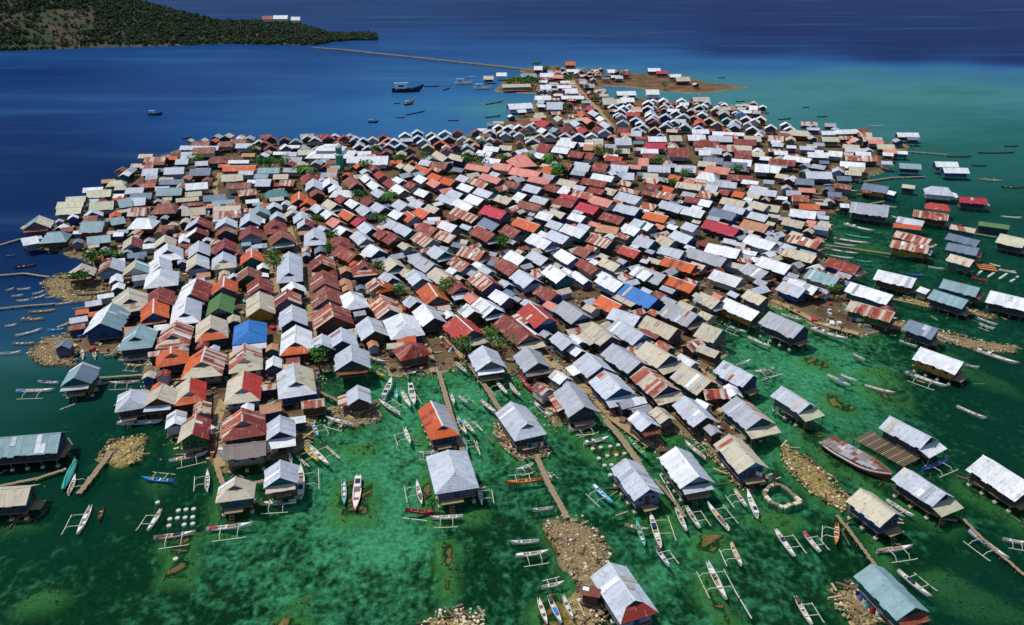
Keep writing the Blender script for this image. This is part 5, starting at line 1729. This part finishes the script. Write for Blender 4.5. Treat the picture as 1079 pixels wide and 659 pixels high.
# derelict boat under a patchwork of sheets
S, T = Vector(P(869, 464, 1.0)), Vector(P(939, 503, 1.0))
L = (T - S).length
root = link('derelict_boat', None, None, ((S.x + T.x) / 2, (S.y + T.y) / 2, 0), math.atan2(T.y - S.y, T.x - S.x))
rings = []
for i in range(15):
    t = i / 14; x = -L / 2 + L * t
    k = (1 - max(0, (t - .5) / .5) ** 2.4) * (1 - .35 * max(0, (.3 - t) / .3) ** 2)
    hb = max(2.0 * k, .05); zg = 1.25 + .5 * max(0, (t - .6) / .4) ** 2
    rings += [(x, -hb, zg), (x, -hb * .85, .4), (x, 0, -.6), (x, hb * .85, .4), (x, hb, zg), (x, hb * .86, zg), (x, -hb * .86, zg)]
fb = [(i * 7 + j, i * 7 + (j + 1) % 7, (i + 1) * 7 + (j + 1) % 7, (i + 1) * 7 + j) for i in range(14) for j in range(7)] + [tuple(range(6, -1, -1)), tuple(14 * 7 + j for j in range(7))]
link('hull', mesh('hull', rings, fb, M['brown']), root)
rub = MB()
for i in range(15):
    pass
for s_ in (-1, 1):
    pts_ = [Vector(rings[i * 7 + (0 if s_ < 0 else 4)]) + Vector((0, s_ * .05, -.12)) for i in range(15)]
    g_ = MB()
    for p, q in zip(pts_, pts_[1:]): g_.bar(p, q, .12, .22)
    g_.build('rubbing_strake', M['pinkish'] if s_ < 0 else M['deck'], root)
r = random.Random(5)
for i in range(11):
    for j in range(3):
        t = (i + .5) / 11
        k = 1 - max(0, (t - .5) / .5) ** 2.4
        yw = 1.75 * k
        x = -L / 2 + L * (.04 + .84 * t); y = (j - 1) * yw * .66
        zz = 1.33 + .02 * ((i + j) % 3) + r.uniform(0, .06)
        a_ = r.uniform(-.2, .2)
        hx, hy = L * .05, yw * .36
        pts_ = [(x + math.cos(a_) * u - math.sin(a_) * v_, y + math.sin(a_) * u + math.cos(a_) * v_, zz + r.uniform(0, .1)) for u, v_ in ((-hx, -hy), (hx, -hy), (hx, hy), (-hx, hy))]
        MB().prism(pts_, .03).build('cover_sheet', [RM['h'], RM['g'], RM['g'], RM['h'], RM['c'], RM['h'], RM['t'], RM['g']][r.randrange(8)], root)
tag(root, 'large derelict dark boat covered with a patchwork of rusty sheets', 'boat')

# round stone fish pond by the blue-fronted house
def wall_ring(pts, label):
    b = MB(); r = random.Random(2)
    w = [Vector(P(x, y, .5)) for x, y in pts]
    root = link('fish_pond', None, None, (w[0].x, w[0].y, 0))
    n = len(w)
    for i in range(n):
        a, c = w[i], w[(i + 1) % n]
        L = (c - a).length; dd = (c - a).normalized()
        k = max(1, int(L / .55))
        for j in range(k):
            m = a + dd * L * (j + .5) / k
            lo = Vector((m.x - w[0].x, m.y - w[0].y, 0))
            h = .3 + r.uniform(-.1, .12); s = Vector((-dd.y, dd.x, 0)) * r.uniform(.2, .34); e = dd * (L / k / 2 - .02)
            q = [lo - e - s, lo + e - s, lo + e + s, lo - e + s]
            b2 = MB().prism([p + Vector((0, 0, h)) for p in q], 1.3)
            b2.build('stone', M['stone'] if r.random() < .7 else M['rock_pale'], root)
    tag(root, label, 'fish pond')
wall_ring([(805, 518), (812, 510), (823, 509), (830, 514), (836, 520), (844, 527), (826, 533), (812, 527)], 'small stone-walled fish pond in front of the blue-fronted cream-roofed house')

# floating fish pen
root = link('fish_pen', None, None, P(1048, 290))
o = Vector(P(1048, 290))
for (x0, y0, x1, y1) in ((1029, 290, 1036, 284.5), (1041, 292, 1049, 286.5), (1053, 294, 1061, 288.5), (1064.5, 297, 1069, 294.5), (1071, 292.5, 1073, 291.5)):
    MB().bar(Vector(P(x0, y0, .12)) - o, Vector(P(x1, y1, .12)) - o, .5, .25).build('float', M['bamboo'], root)
MB().bar(Vector(P(1052, 284.5, .2)) - o, Vector(P(1071, 288, .2)) - o, .4, .2).build('beam', M['bright'], root)
MB().bar(Vector(P(1043, 278, .2)) - o, Vector(P(1054, 281, .2)) - o, .4, .2).build('beam', M['bright'], root)
tag(root, 'floating fish pen of pale parallel floats at the right', 'fish pen')
root = link('timber_raft', None, None, P(1037, 280)); o = Vector(P(1037, 280))
for k in range(7):
    y = 277 + k * 1.1
    MB().bar(Vector(P(1027 + k * .9, y, .5)) - o, Vector(P(1048 + k * .6, y + 3.0, .5)) - o, .55, .12).build('log', M['orange'] if k % 2 else M['brown'], root)
tag(root, 'orange-brown log raft beside the cream stilt roof at the right', 'raft')

# concrete footings of houses not yet built
def footings(rows, group, label):
    q = MB().cyl(0, 0, -1.0, .28, .42, .34, 9)
    me = mesh('concrete_footing', q.v, q.f, M['footing'])
    nth = ('first', 'second', 'third', 'fourth', 'fifth')
    for row, pts in rows:
        for i, (x, y) in enumerate(pts):
            c = P(x, y, .2)
            o = link('concrete_footing', me, None, (c[0], c[1], 0))
            tag(o, label % (nth[i] + ' from left in the ' + row if len(pts) > 1 else row), 'footing', group)
footings([('back row', [(624.5, 473), (633, 471.5), (643, 470.5), (651.5, 469)]), ('middle row', [(631, 483), (640, 480.5), (649.5, 479.5), (658, 478)]), ('front row', [(637, 490.5), (644.5, 490)]), ('nearest one', [(643, 500.5)])],
         'footings in the creek', 'white concrete footing, %s, beside lilac-walled house')
footings([('back row', [(188, 538), (196, 537), (204, 536.5)]), ('second row', [(179, 547), (187, 546), (195, 545.5), (203, 545)]), ('third row', [(178, 554), (194, 553), (203, 552)]), ('lone one at the back', [(166, 529.5)]), ('lone one in front', [(185, 589)])],
         'footings in the left shallows', 'pale concrete footing, %s, left shallows')

# goods kept beside the houses
def barrels(pts, where):
    q = MB().cyl(0, 0, 0, .75, .26, .26, 10)
    words_ = {'blue': 'blue', 'red': 'red', 'bright': 'white', 'teal': 'turquoise', 'navy': 'dark blue', 'orange': 'orange'}
    cnt = {}
    for x, y, m in pts:
        c = P(x, y, .7)
        cnt[m] = cnt.get(m, 0) + 1
        root = link('barrel', None, None, (c[0], c[1], .33))
        link('body', mesh('body', q.v, q.f, M[m]), root)
        MB().cyl(0, 0, .75, .79, .24, .22, 10).build('lid', M['navy' if m != 'navy' else 'bright'], root)
        tag(root, '%s barrel %s%s' % (words_[m], where, '' if cnt[m] == 1 else ', nearer the viewer'), 'barrel', 'barrels beside houses')
barrels([(904, 624, 'navy'), (907, 629, 'blue'), (911, 634, 'bright'), (914, 638, 'teal'), (919, 642, 'red'), (925, 646, 'bright')], 'in the row left of the teal-walled house')
def laundry(x, y, ang, label, z=.5):
    c = P(x, y, z + 1)
    root = link('laundry_line', None, None, (c[0], c[1], z), ang)
    r = random.Random(int(x))
    for s in (-1, 1):
        MB().box(s * 1.6 - .05, s * 1.6 + .05, -.05, .05, 0, 1.7).build('post', M['post'], root)
    MB().bar((-1.6, 0, 1.6), (1.6, 0, 1.6), .03).build('line', M['timber'], root)
    for k in range(6):
        xx = -1.4 + k * .5
        MB().add([(xx, 0, 1.58), (xx + .42, 0, 1.58), (xx + .42, .05, .75 + r.uniform(0, .4)), (xx, -.04, .75 + r.uniform(0, .4)), (xx, .03, 1.58), (xx + .42, .03, 1.58), (xx + .42, .08, .8), (xx, 0, .8)], [(0, 1, 2, 3), (7, 6, 5, 4), (0, 4, 5, 1)]).build('cloth', M[r.choice(('red', 'blue', 'bright', 'orange', 'teal', 'pinkish', 'navy'))], root)
    tag(root, label, 'laundry', 'laundry lines by the water')
laundry(806, 503, -.6, 'coloured laundry hung at the front of the blue-fronted cream-roofed house', .6)
laundry(566, 470, .2, 'coloured laundry hung in front of the pale half-hipped house on rubble', .6)
laundry(737, 372, .4, 'coloured laundry on the sandy bank left of the blue-walled house')
laundry(902, 338, -.3, 'coloured laundry on the sand in front of the green-walled rusty-roofed house')
# poles floating or leaning in the shallows
def pole(x0, y0, x1, y1, label, z0=.08, z1=.08, m='bamboo'):
    a, b = Vector(P(x0, y0, z0)), Vector(P(x1, y1, z1))
    root = link('bamboo_pole', None, None, a)
    MB().bar((0, 0, 0), b - a, .13).build('shaft', M[m], root)
    MB().bar((b - a) * .3 + Vector((0, 0, .06)), (b - a) * .34 + Vector((0, 0, .06)), .17).build('lashing', M['brown'], root)
    tag(root, label, 'pole', 'bamboo poles in the shallows')
pole(313, 480, 326, 492, 'bamboo pole floating left of the yellow boat by the pier')
pole(343, 471, 357, 483, 'bamboo pole floating right of the white outrigger boat, left creek')
pole(498, 445, 508, 454, 'bamboo pole floating by the boats right of the orange-roofed house')
pole(502, 465, 506, 480, 'bamboo pole floating right of the turquoise boat, central creek')
pole(801, 511, 823, 503, 'bamboo pole lying behind the small stone fish pond')
pole(880, 630, 900, 640, 'pole lying on the rubble left of the teal-walled house')
pole(880, 641, 902, 646, 'lower pole lying on the rubble left of the teal-walled house')
pole(63, 432, 79, 426, 'pole floating in front of the green-walled house on the left')
pole(802, 401, 825, 394, 'pole floating in front of the blue-walled house, right creek')
pole(607, 459, 626, 458, 'pole floating in front of the dark house, central creek')
pole(424, 546, 450, 549, 'pole floating left of the pale long boat, lower centre')
pole(774, 622, 792, 652, 'pole lying beside the double outrigger boat, lower right')
pole(695, 500, 716, 536, 'long pole lying right of the lilac-walled house', .3, .3)
pole(700, 497, 719, 527, 'second long pole lying left of the green-walled house', .35, .35)

# mosque and minaret
def mosque():
    c = Vector(P(345, 176, 1.0))
    root = link('mosque', None, None, (c.x, c.y + 8, 0))
    for i, (hx, hy, z0, z1, rz) in enumerate(((9, 5.5, .4, 3.6, 5.6), (5.6, 3.4, 5.2, 6.0, 7.4))):
        MB().box(-hx * .86, hx * .86, -hy * .86, hy * .86, z0, z1 - .01).build('wall', WM['v'], root)
        t = .42
        for k, poly in enumerate(([(-hx, -hy, z1), (hx, -hy, z1), (hx * t, -hy * t, rz), (-hx * t, -hy * t, rz)], [(hx, -hy, z1), (hx, hy, z1), (hx * t, hy * t, rz), (hx * t, -hy * t, rz)],
                    [(hx, hy, z1), (-hx, hy, z1), (-hx * t, hy * t, rz), (hx * t, hy * t, rz)], [(-hx, hy, z1), (-hx, -hy, z1), (-hx * t, -hy * t, rz), (-hx * t, hy * t, rz)])):
            MB().prism(poly, .12).build('roof_slope', RM['w'], root)
    MB().box(-2.4, 2.4, -1.5, 1.5, 7.2, 7.5).build('roof_cap', RM['w'], root)
    tag(root, 'white mosque with tiered hipped roofs beside the green minaret', 'mosque')
    m = Vector(P(358.5, 176, 2.0))
    root = link('minaret', None, None, (m.x, m.y, 0))
    MB().cyl(0, 0, .3, 6.5, 1.6, 1.4, 8).build('shaft', M['mosque_green'], root)
    MB().cyl(0, 0, 6.5, 7.0, 1.9, 1.9, 8).build('balcony', M['trim'], root)
    MB().cyl(0, 0, 7.0, 9.2, 1.25, 1.2, 8).build('upper_shaft', M['mosque_green'], root)
    b = MB()
    prof = [(1.3, 9.2), (1.4, 9.6), (1.1, 10.2), (.6, 10.7), (.12, 11.1), (.05, 11.9)]
    for (r0, z0), (r1, z1) in zip(prof, prof[1:]): b.cyl(0, 0, z0, z1, r0, r1, 10)
    b.build('dome', M['trim'], root)
    tag(root, 'tall green minaret with a pale dome in the far left village', 'minaret')
mosque()

# ------------------------------------------------------------------ trees
def crown_mesh(seed, n=260):
    r = random.Random(seed); b = MB()
    lobes = [(Vector((r.gauss(0, .5), r.gauss(0, .5), r.uniform(-.1, .7))), r.uniform(.4, .75)) for _ in range(7)]
    for _ in range(n):
        c, s = r.choice(lobes)
        u = Vector((r.gauss(0, 1), r.gauss(0, 1), r.gauss(0, .8))).normalized() * s * r.uniform(.55, 1.05) + c
        e1 = Vector((r.gauss(0, 1), r.gauss(0, 1), r.gauss(0, .6))).normalized() * r.uniform(.10, .2)
        e2 = e1.cross(Vector((r.gauss(0, 1), r.gauss(0, 1), r.gauss(0, 1)))).normalized() * r.uniform(.07, .14)
        b.add([u - e1, u - e2, u + e1, u + e2], [(0, 1, 2, 3)], 0 if r.random() < .7 else 1)
    return mesh('crown', b.v, b.f, [M['leaf'], M['leaf_dark']], b.m)
def palm_mesh(seed):
    r = random.Random(seed); b = MB()
    for k in range(15):
        a = k * 2.4 + r.uniform(-.2, .2); up = r.uniform(.15, .7)
        pts_ = []
        for i in range(7):
            t = i / 6
            pts_.append(Vector((math.cos(a) * t * 1.3, math.sin(a) * t * 1.3, up * t * 1.2 - 1.1 * t * t)))
        s = Vector((-math.sin(a), math.cos(a), 0))
        for i in range(6):
            w0, w1 = .20 * math.sin(math.pi * (.1 + .85 * i / 6)), .20 * math.sin(math.pi * (.1 + .85 * (i + 1) / 6))
            dz = Vector((0, 0, -.08))
            b.add([pts_[i], pts_[i + 1], pts_[i + 1] + s * w1 + dz, pts_[i] + s * w0 + dz], [(0, 1, 2, 3)])
            b.add([pts_[i], pts_[i + 1], pts_[i + 1] - s * w1 + dz, pts_[i] - s * w0 + dz], [(0, 1, 2, 3)], 1)
    return mesh('fronds', b.v, b.f, [M['leaf'], M['leaf_dark']], b.m)
crowns = [crown_mesh(i) for i in range(4)]
palms = [palm_mesh(i) for i in range(2)]
def trunk_mesh(h, seed, limbs=True):
    r = random.Random(seed); b = MB()
    z = 0; x = y = 0; rr = .16
    for k in range(4):
        nx, ny, nz_ = x + r.uniform(-.12, .12), y + r.uniform(-.12, .12), z + h / 4
        b.bar((x, y, z), (nx, ny, nz_), rr * 2 * (1 - .15 * k))
        x, y, z = nx, ny, nz_
    if limbs:
        for k in range(4):
            a = k * 1.6
            b.bar((x, y, z - .2), (x + math.cos(a) * .9, y + math.sin(a) * .9, z + .8), .13)
    return mesh('trunk', b.v, b.f, M['bark'])
TREES = [(521, 358, 2.0), (491, 366, 1.7), (334, 374, 1.6), (420, 307, 1.5), (470, 303, 1.8), (287, 272, 1.8), (291, 277, 1.5), (346, 262, 1.4), (395, 281, 1.4), (347, 248, 1.3), (333, 230, 1.4), (378, 206, 1.8), (402, 232, 1.7),
 (528, 255, 1.8), (272, 171, 2.2), (284, 172, 2.4), (296, 172, 2.2), (386, 174, 2.0), (420, 168, 1.8), (448, 165, 1.8), (496, 169, 2.4), (531, 167, 1.6), (505, 150, 1.8), (555, 144, 1.8), (632, 161, 2.2), (590, 178, 2.0), (586, 182, 2.0), (694, 170, 2.0), (722, 184, 1.8), (776, 180, 1.9),
 (206, 168, 1.8), (266, 158, 1.8), (83, 293, 1.7), (95, 272, 2.2), (120, 268, 1.6), (750, 186, 1.5), (708, 193, 1.6), (556, 84, 2.6), (548, 86, 2.4), (566, 86, 2.2), (600, 84, 2.6), (537, 87, 2.2), (542, 85, 2.4), (552, 88, 2.4), (560, 88, 2.2), (590, 74, 1.8), (575, 72, 1.8), (655, 80, 1.6), (700, 90, 1.5), (628, 104, 1.8), (596, 112, 1.8), (618, 92, 1.6), (565, 69, 2.0), (650, 162, 1.6), (880, 305, 1.2), (396, 158, 1.9)]
PALMS = [(316, 174, 2.2), (326, 176, 2.4), (411, 203, 2.0), (580, 162, 2.4), (588, 172, 2.4), (557, 162, 2.2)]
tree_list = []
for i, (x, y, s) in enumerate(TREES + PALMS):
    palm = i >= len(TREES)
    hgt = 1.9 + s * .5 if not palm else 5.0
    c = P(x, y, hgt + .8)
    root = link('palm_tree' if palm else 'tree', None, None, (c[0], c[1], .45))
    link('trunk', trunk_mesh(hgt, i, not palm), root)
    link('fronds' if palm else 'crown', palms[i % 2] if palm else crowns[i % 4], root, (0, 0, hgt + (.3 if not palm else 0)), i * 1.3, (s * 1.2, s * 1.2, s * 1.05))
    tree_list.append((root, x, y, palm))

# buildings on the far hill
for (x, y, w, L, code, lab) in ((284, 25.5, 8, 13, 'd', 'dark red roofed building on the far hilltop, left of two white ones'), (297, 24.5, 9, 14, 'w', 'larger white-roofed building on the far hilltop'), (313, 26, 7, 9, 'w', 'smaller white-roofed building on the far hilltop')):
    # stand it on the hill where the sight line meets the slope near the crest
    best = min(((i, j) for i in range(NXH) for j in range(8, 22)), key=lambda q: (proj(*HV[q[0], q[1]])[0] - x) ** 2 + 3 * (proj(*HV[q[0], q[1]])[1] - y) ** 2)
    p = HV[best[0], best[1]]
    root = link('hilltop_building', None, None, (p[0], p[1], p[2] - .5), .1)
    MB().box(-L / 2 + .5, L / 2 - .5, -w / 2 + .5, w / 2 - .5, 0, 5).build('wall', WM['v'], root)
    for s_ in (-1, 1):
        q = [(-L / 2, 0, 8), (L / 2, 0, 8), (L / 2, s_ * w / 2, 5), (-L / 2, s_ * w / 2, 5)]
        MB().prism(q[::-1] if s_ > 0 else q, .12).build('roof_slope', RM[code], root)
    tag(root, lab, 'building')

# litter, planks, tubs and drying goods on the ground between the houses
def litter():
    b = MB(); r = random.Random(21)
    n = 0
    while n < 5200:
        px, py = r.uniform(20, 940), 130 + 350 * r.random() ** .8
        x, y, _ = P(px, py, .5)
        if not inside(landW, x, y): continue
        n += 1
        k = r.random()
        a = r.uniform(0, 6.28); c, s = math.cos(a), math.sin(a)
        if k < .5: l, w, h = r.uniform(.8, 2.6), r.uniform(.1, .3), r.uniform(.06, .25)
        elif k < .85: l, w, h = r.uniform(.3, .8), r.uniform(.3, .6), r.uniform(.2, .8)
        else: l, w, h = r.uniform(.8, 1.8), r.uniform(.6, 1.2), r.uniform(.04, .9)
        q = [(x + c * u * l / 2 - s * v * w / 2, y + s * u * l / 2 + c * v * w / 2, .48 + h) for u, v in ((-1, -1), (1, -1), (1, 1), (-1, 1))]
        b.prism(q, h, r.choices(range(9), (24, 16, 14, 12, 9, 6, 5, 4, 10))[0])
    spots = [(w, t) for w, t, k in moundW if t > .1]
    for w, t in spots:
        xs = [q[0] for q in w]; ys = [q[1] for q in w]
        m = 0; guard = 0
        while m < 16 and guard < 400:
            guard += 1
            x, y = r.uniform(min(xs), max(xs)), r.uniform(min(ys), max(ys))
            if not inside(w, x, y): continue
            m += 1
            a = r.uniform(0, 6.28); c, s = math.cos(a), math.sin(a)
            l, wd, h = r.uniform(.5, 2.4), r.uniform(.08, .3), r.uniform(.08, .3)
            b.prism([(x + c * u * l / 2 - s * v * wd / 2, y + s * u * l / 2 + c * v * wd / 2, t + h) for u, v in ((-1, -1), (1, -1), (1, 1), (-1, 1))], h + .1, r.choice((0, 0, 1, 2, 3, 8)))
    for h_ in singles:          # drift and stored gear under and beside the houses over the water
        if h_['g'] > 0 or h_['py'] < 300: continue
        for _ in range(9):
            a = r.uniform(0, 6.28); c, s = math.cos(a), math.sin(a)
            x, y = h_['c'][0] + r.gauss(0, h_['L'] * .38), h_['c'][1] + r.gauss(0, h_['L'] * .38)
            l, wd, hh = r.uniform(.4, 2.8), r.uniform(.06, .3), r.uniform(.06, .2)
            b.prism([(x + c * u * l / 2 - s * v * wd / 2, y + s * u * l / 2 + c * v * wd / 2, hh) for u, v in ((-1, -1), (1, -1), (1, 1), (-1, 1))], hh + .06, r.choice((0, 0, 1, 2, 3, 8, 0)))
    return b
tag(litter().build('ground_litter', [M['timber'], M['deck'], M['brown'], M['tan'], M['bright'], M['blue'], M['red'], M['teal'], M['stone']]), 'planks, tubs and rubbish strewn on the ground between the houses', 'litter', kind='stuff')
# ------------------------------------------------------------------ labels that single each thing out
def zone(x, y):
    if y > 420:
        return 'lower left shallows' if x < 340 else 'lower centre shallows' if x < 700 else 'lower right shallows'
    if y > 300:
        return 'left shore' if x < 150 else 'left rows' if x < 345 else 'central creek' if x < 560 else 'right of centre' if x < 790 else 'right-hand waterfront'
    if y > 200:
        return 'upper left edge' if x < 150 else 'upper left rows' if x < 345 else 'crowded centre' if x < 600 else 'upper right rows' if x < 830 else 'upper right waterfront'
    return 'far left edge' if x < 270 else 'far centre' if x < 700 else 'far right edge'
ADJ = {'G': 'gabled', 'D': 'half-hipped', 'H': 'hipped'}
def look(h):
    a, b = h['roof'][0], h['roof'][-1]
    cw = ROOF[a][2] if a == b else ROOF[a][2] + ' and ' + ROOF[b][2]
    return cw
def hname(h):
    return 'shed' if h['kind_name'] == 'shed' else 'house'
def rel(dx, dy):
    if abs(dx) > 1.3 * abs(dy): return 'right of' if dx > 0 else 'left of'
    return 'in front of' if dy > 0 else 'behind'
used_labels = set()
def pick(cands):
    for c in cands:
        if c not in used_labels and len(c.split()) <= 16:
            used_labels.add(c); return c
    c = cands[-1]
    used_labels.add(c)
    return c
for h in sorted(singles, key=lambda h: -h['size']):
    lk = look(h); nm = hname(h)
    foot_ = h['w'] * (h['L'] + h['ext'])
    size = 'large ' if foot_ > 58 else 'small ' if foot_ < 24 else ''
    typ = ADJ[h['typ']]
    wl_ = WALLC[h['wall']][1] + '-walled '
    near = h['lod'] == 2 and nm == 'house'
    base = size + (lk + ' ' if len(lk.split()) < 4 else lk + ' ') + typ + ' ' + nm
    over = 'over the water' if h['g'] == 0 else ''
    nbs = sorted((o for o in singles if o is not h), key=lambda o: (o['px'] - h['px']) ** 2 + 2 * (o['py'] - h['py']) ** 2)[:9]
    c = []
    z = zone(h['px'], h['py'])
    if near and h.get('skirt'):
        c.append('%s with %s front awning, %s' % (base, ROOF[h['skirt']][2], z))
    for o in nbs:
        if look(o) == lk and o['typ'] == h['typ']: continue
        ro = rel(h['px'] - o['px'], h['py'] - o['py'])
        c.append('%s %s %s %s, %s' % (base, ro, look(o), hname(o), z))
    for o in nbs:
        for o2 in nbs:
            if o2 is not o:
                c.append('%s %s %s %s, %s %s one' % (base, rel(h['px'] - o['px'], h['py'] - o['py']), look(o), hname(o), rel(h['px'] - o2['px'], h['py'] - o2['py']), look(o2)))
    tag(h['root'], pick(c), nm, 'tin-roofed stilt houses' if nm == 'house' else 'small sheds among the houses')
for b in boats:
    kind = {'outrigger_boat': 'outrigger boat', 'motor_boat': 'long boat', 'canoe': 'slender boat'}[b['name']]
    if b['fit'] in (3, 4): kind = 'fishing boat with cabin'
    base = '%s %s' % (BWORD[b['colr']], kind)
    nbs = sorted(singles, key=lambda o: (o['px'] - b['px']) ** 2 + 2 * (o['py'] - b['py']) ** 2)[:8]
    c = []
    z = zone(b['px'], b['py'])
    for o in nbs:
        c.append('%s floating %s %s %s, %s' % (base, rel(b['px'] - o['px'], b['py'] - o['py']), look(o), hname(o), z))
    dx, dy = b['b'][0] - b['s'][0], b['b'][1] - b['s'][1]
    way = ('pointing right' if dx > 0 else 'pointing left') if abs(dx) > abs(dy) else ('bow towards the viewer' if dy > 0 else 'bow away')
    for o in nbs:
        c.append('%s %s, %s %s %s, %s' % (base, way, rel(b['px'] - o['px'], b['py'] - o['py']), look(o), hname(o), z))
    for o in nbs:
        for o2 in boats:
            if o2 is not b and abs(o2['px'] - b['px']) + abs(o2['py'] - b['py']) < 60:
                c.append('%s %s, %s a %s boat, %s' % (base, way, rel(b['px'] - o2['px'], b['py'] - o2['py']), BWORD[o2['colr']], z))
    sz = 'longest' if b['L'] > 9 else 'short' if b['L'] < 4.5 else 'mid-sized'
    c += [('%s %s' % (sz, t)) for t in c]
    lab = pick(c)
    tag(b['root'], lab, 'boat', 'boats moored around the village')
ORD = 'first second third fourth fifth sixth seventh eighth ninth tenth eleventh twelfth thirteenth fourteenth fifteenth sixteenth seventeenth eighteenth nineteenth twentieth'.split()
def ordinal(i):
    return ORD[i] if i < 20 else 'twenty-' + ORD[i - 20] if i < 29 else 'thirty-' + ORD[(i - 30) % 20]
for pal in (False, True):
    fars = sorted((t for t in tree_list if t[3] == pal and t[2] < 215), key=lambda t: t[1])
    for i, (root, x, y, palm) in enumerate(fars):
        tag(root, pick(['%s among the far roofs, %s from the left there' % ('palm tree' if pal else 'bushy green tree', ordinal(i))]), 'palm' if pal else 'tree', 'palms in the village' if pal else 'trees in the village')
for root, x, y, palm in tree_list:
    if y < 215: continue
    nbs = sorted(singles, key=lambda o: (o['px'] - x) ** 2 + 2 * (o['py'] - y) ** 2)[:8]
    base = 'palm tree' if palm else 'bushy green tree'
    c = ['%s %s %s %s, %s' % (base, rel(x - o['px'], y - o['py']), look(o), hname(o), zone(x, y)) for o in nbs]
    tag(root, pick(c), 'palm' if palm else 'tree', 'palms in the village' if palm else 'trees in the village')
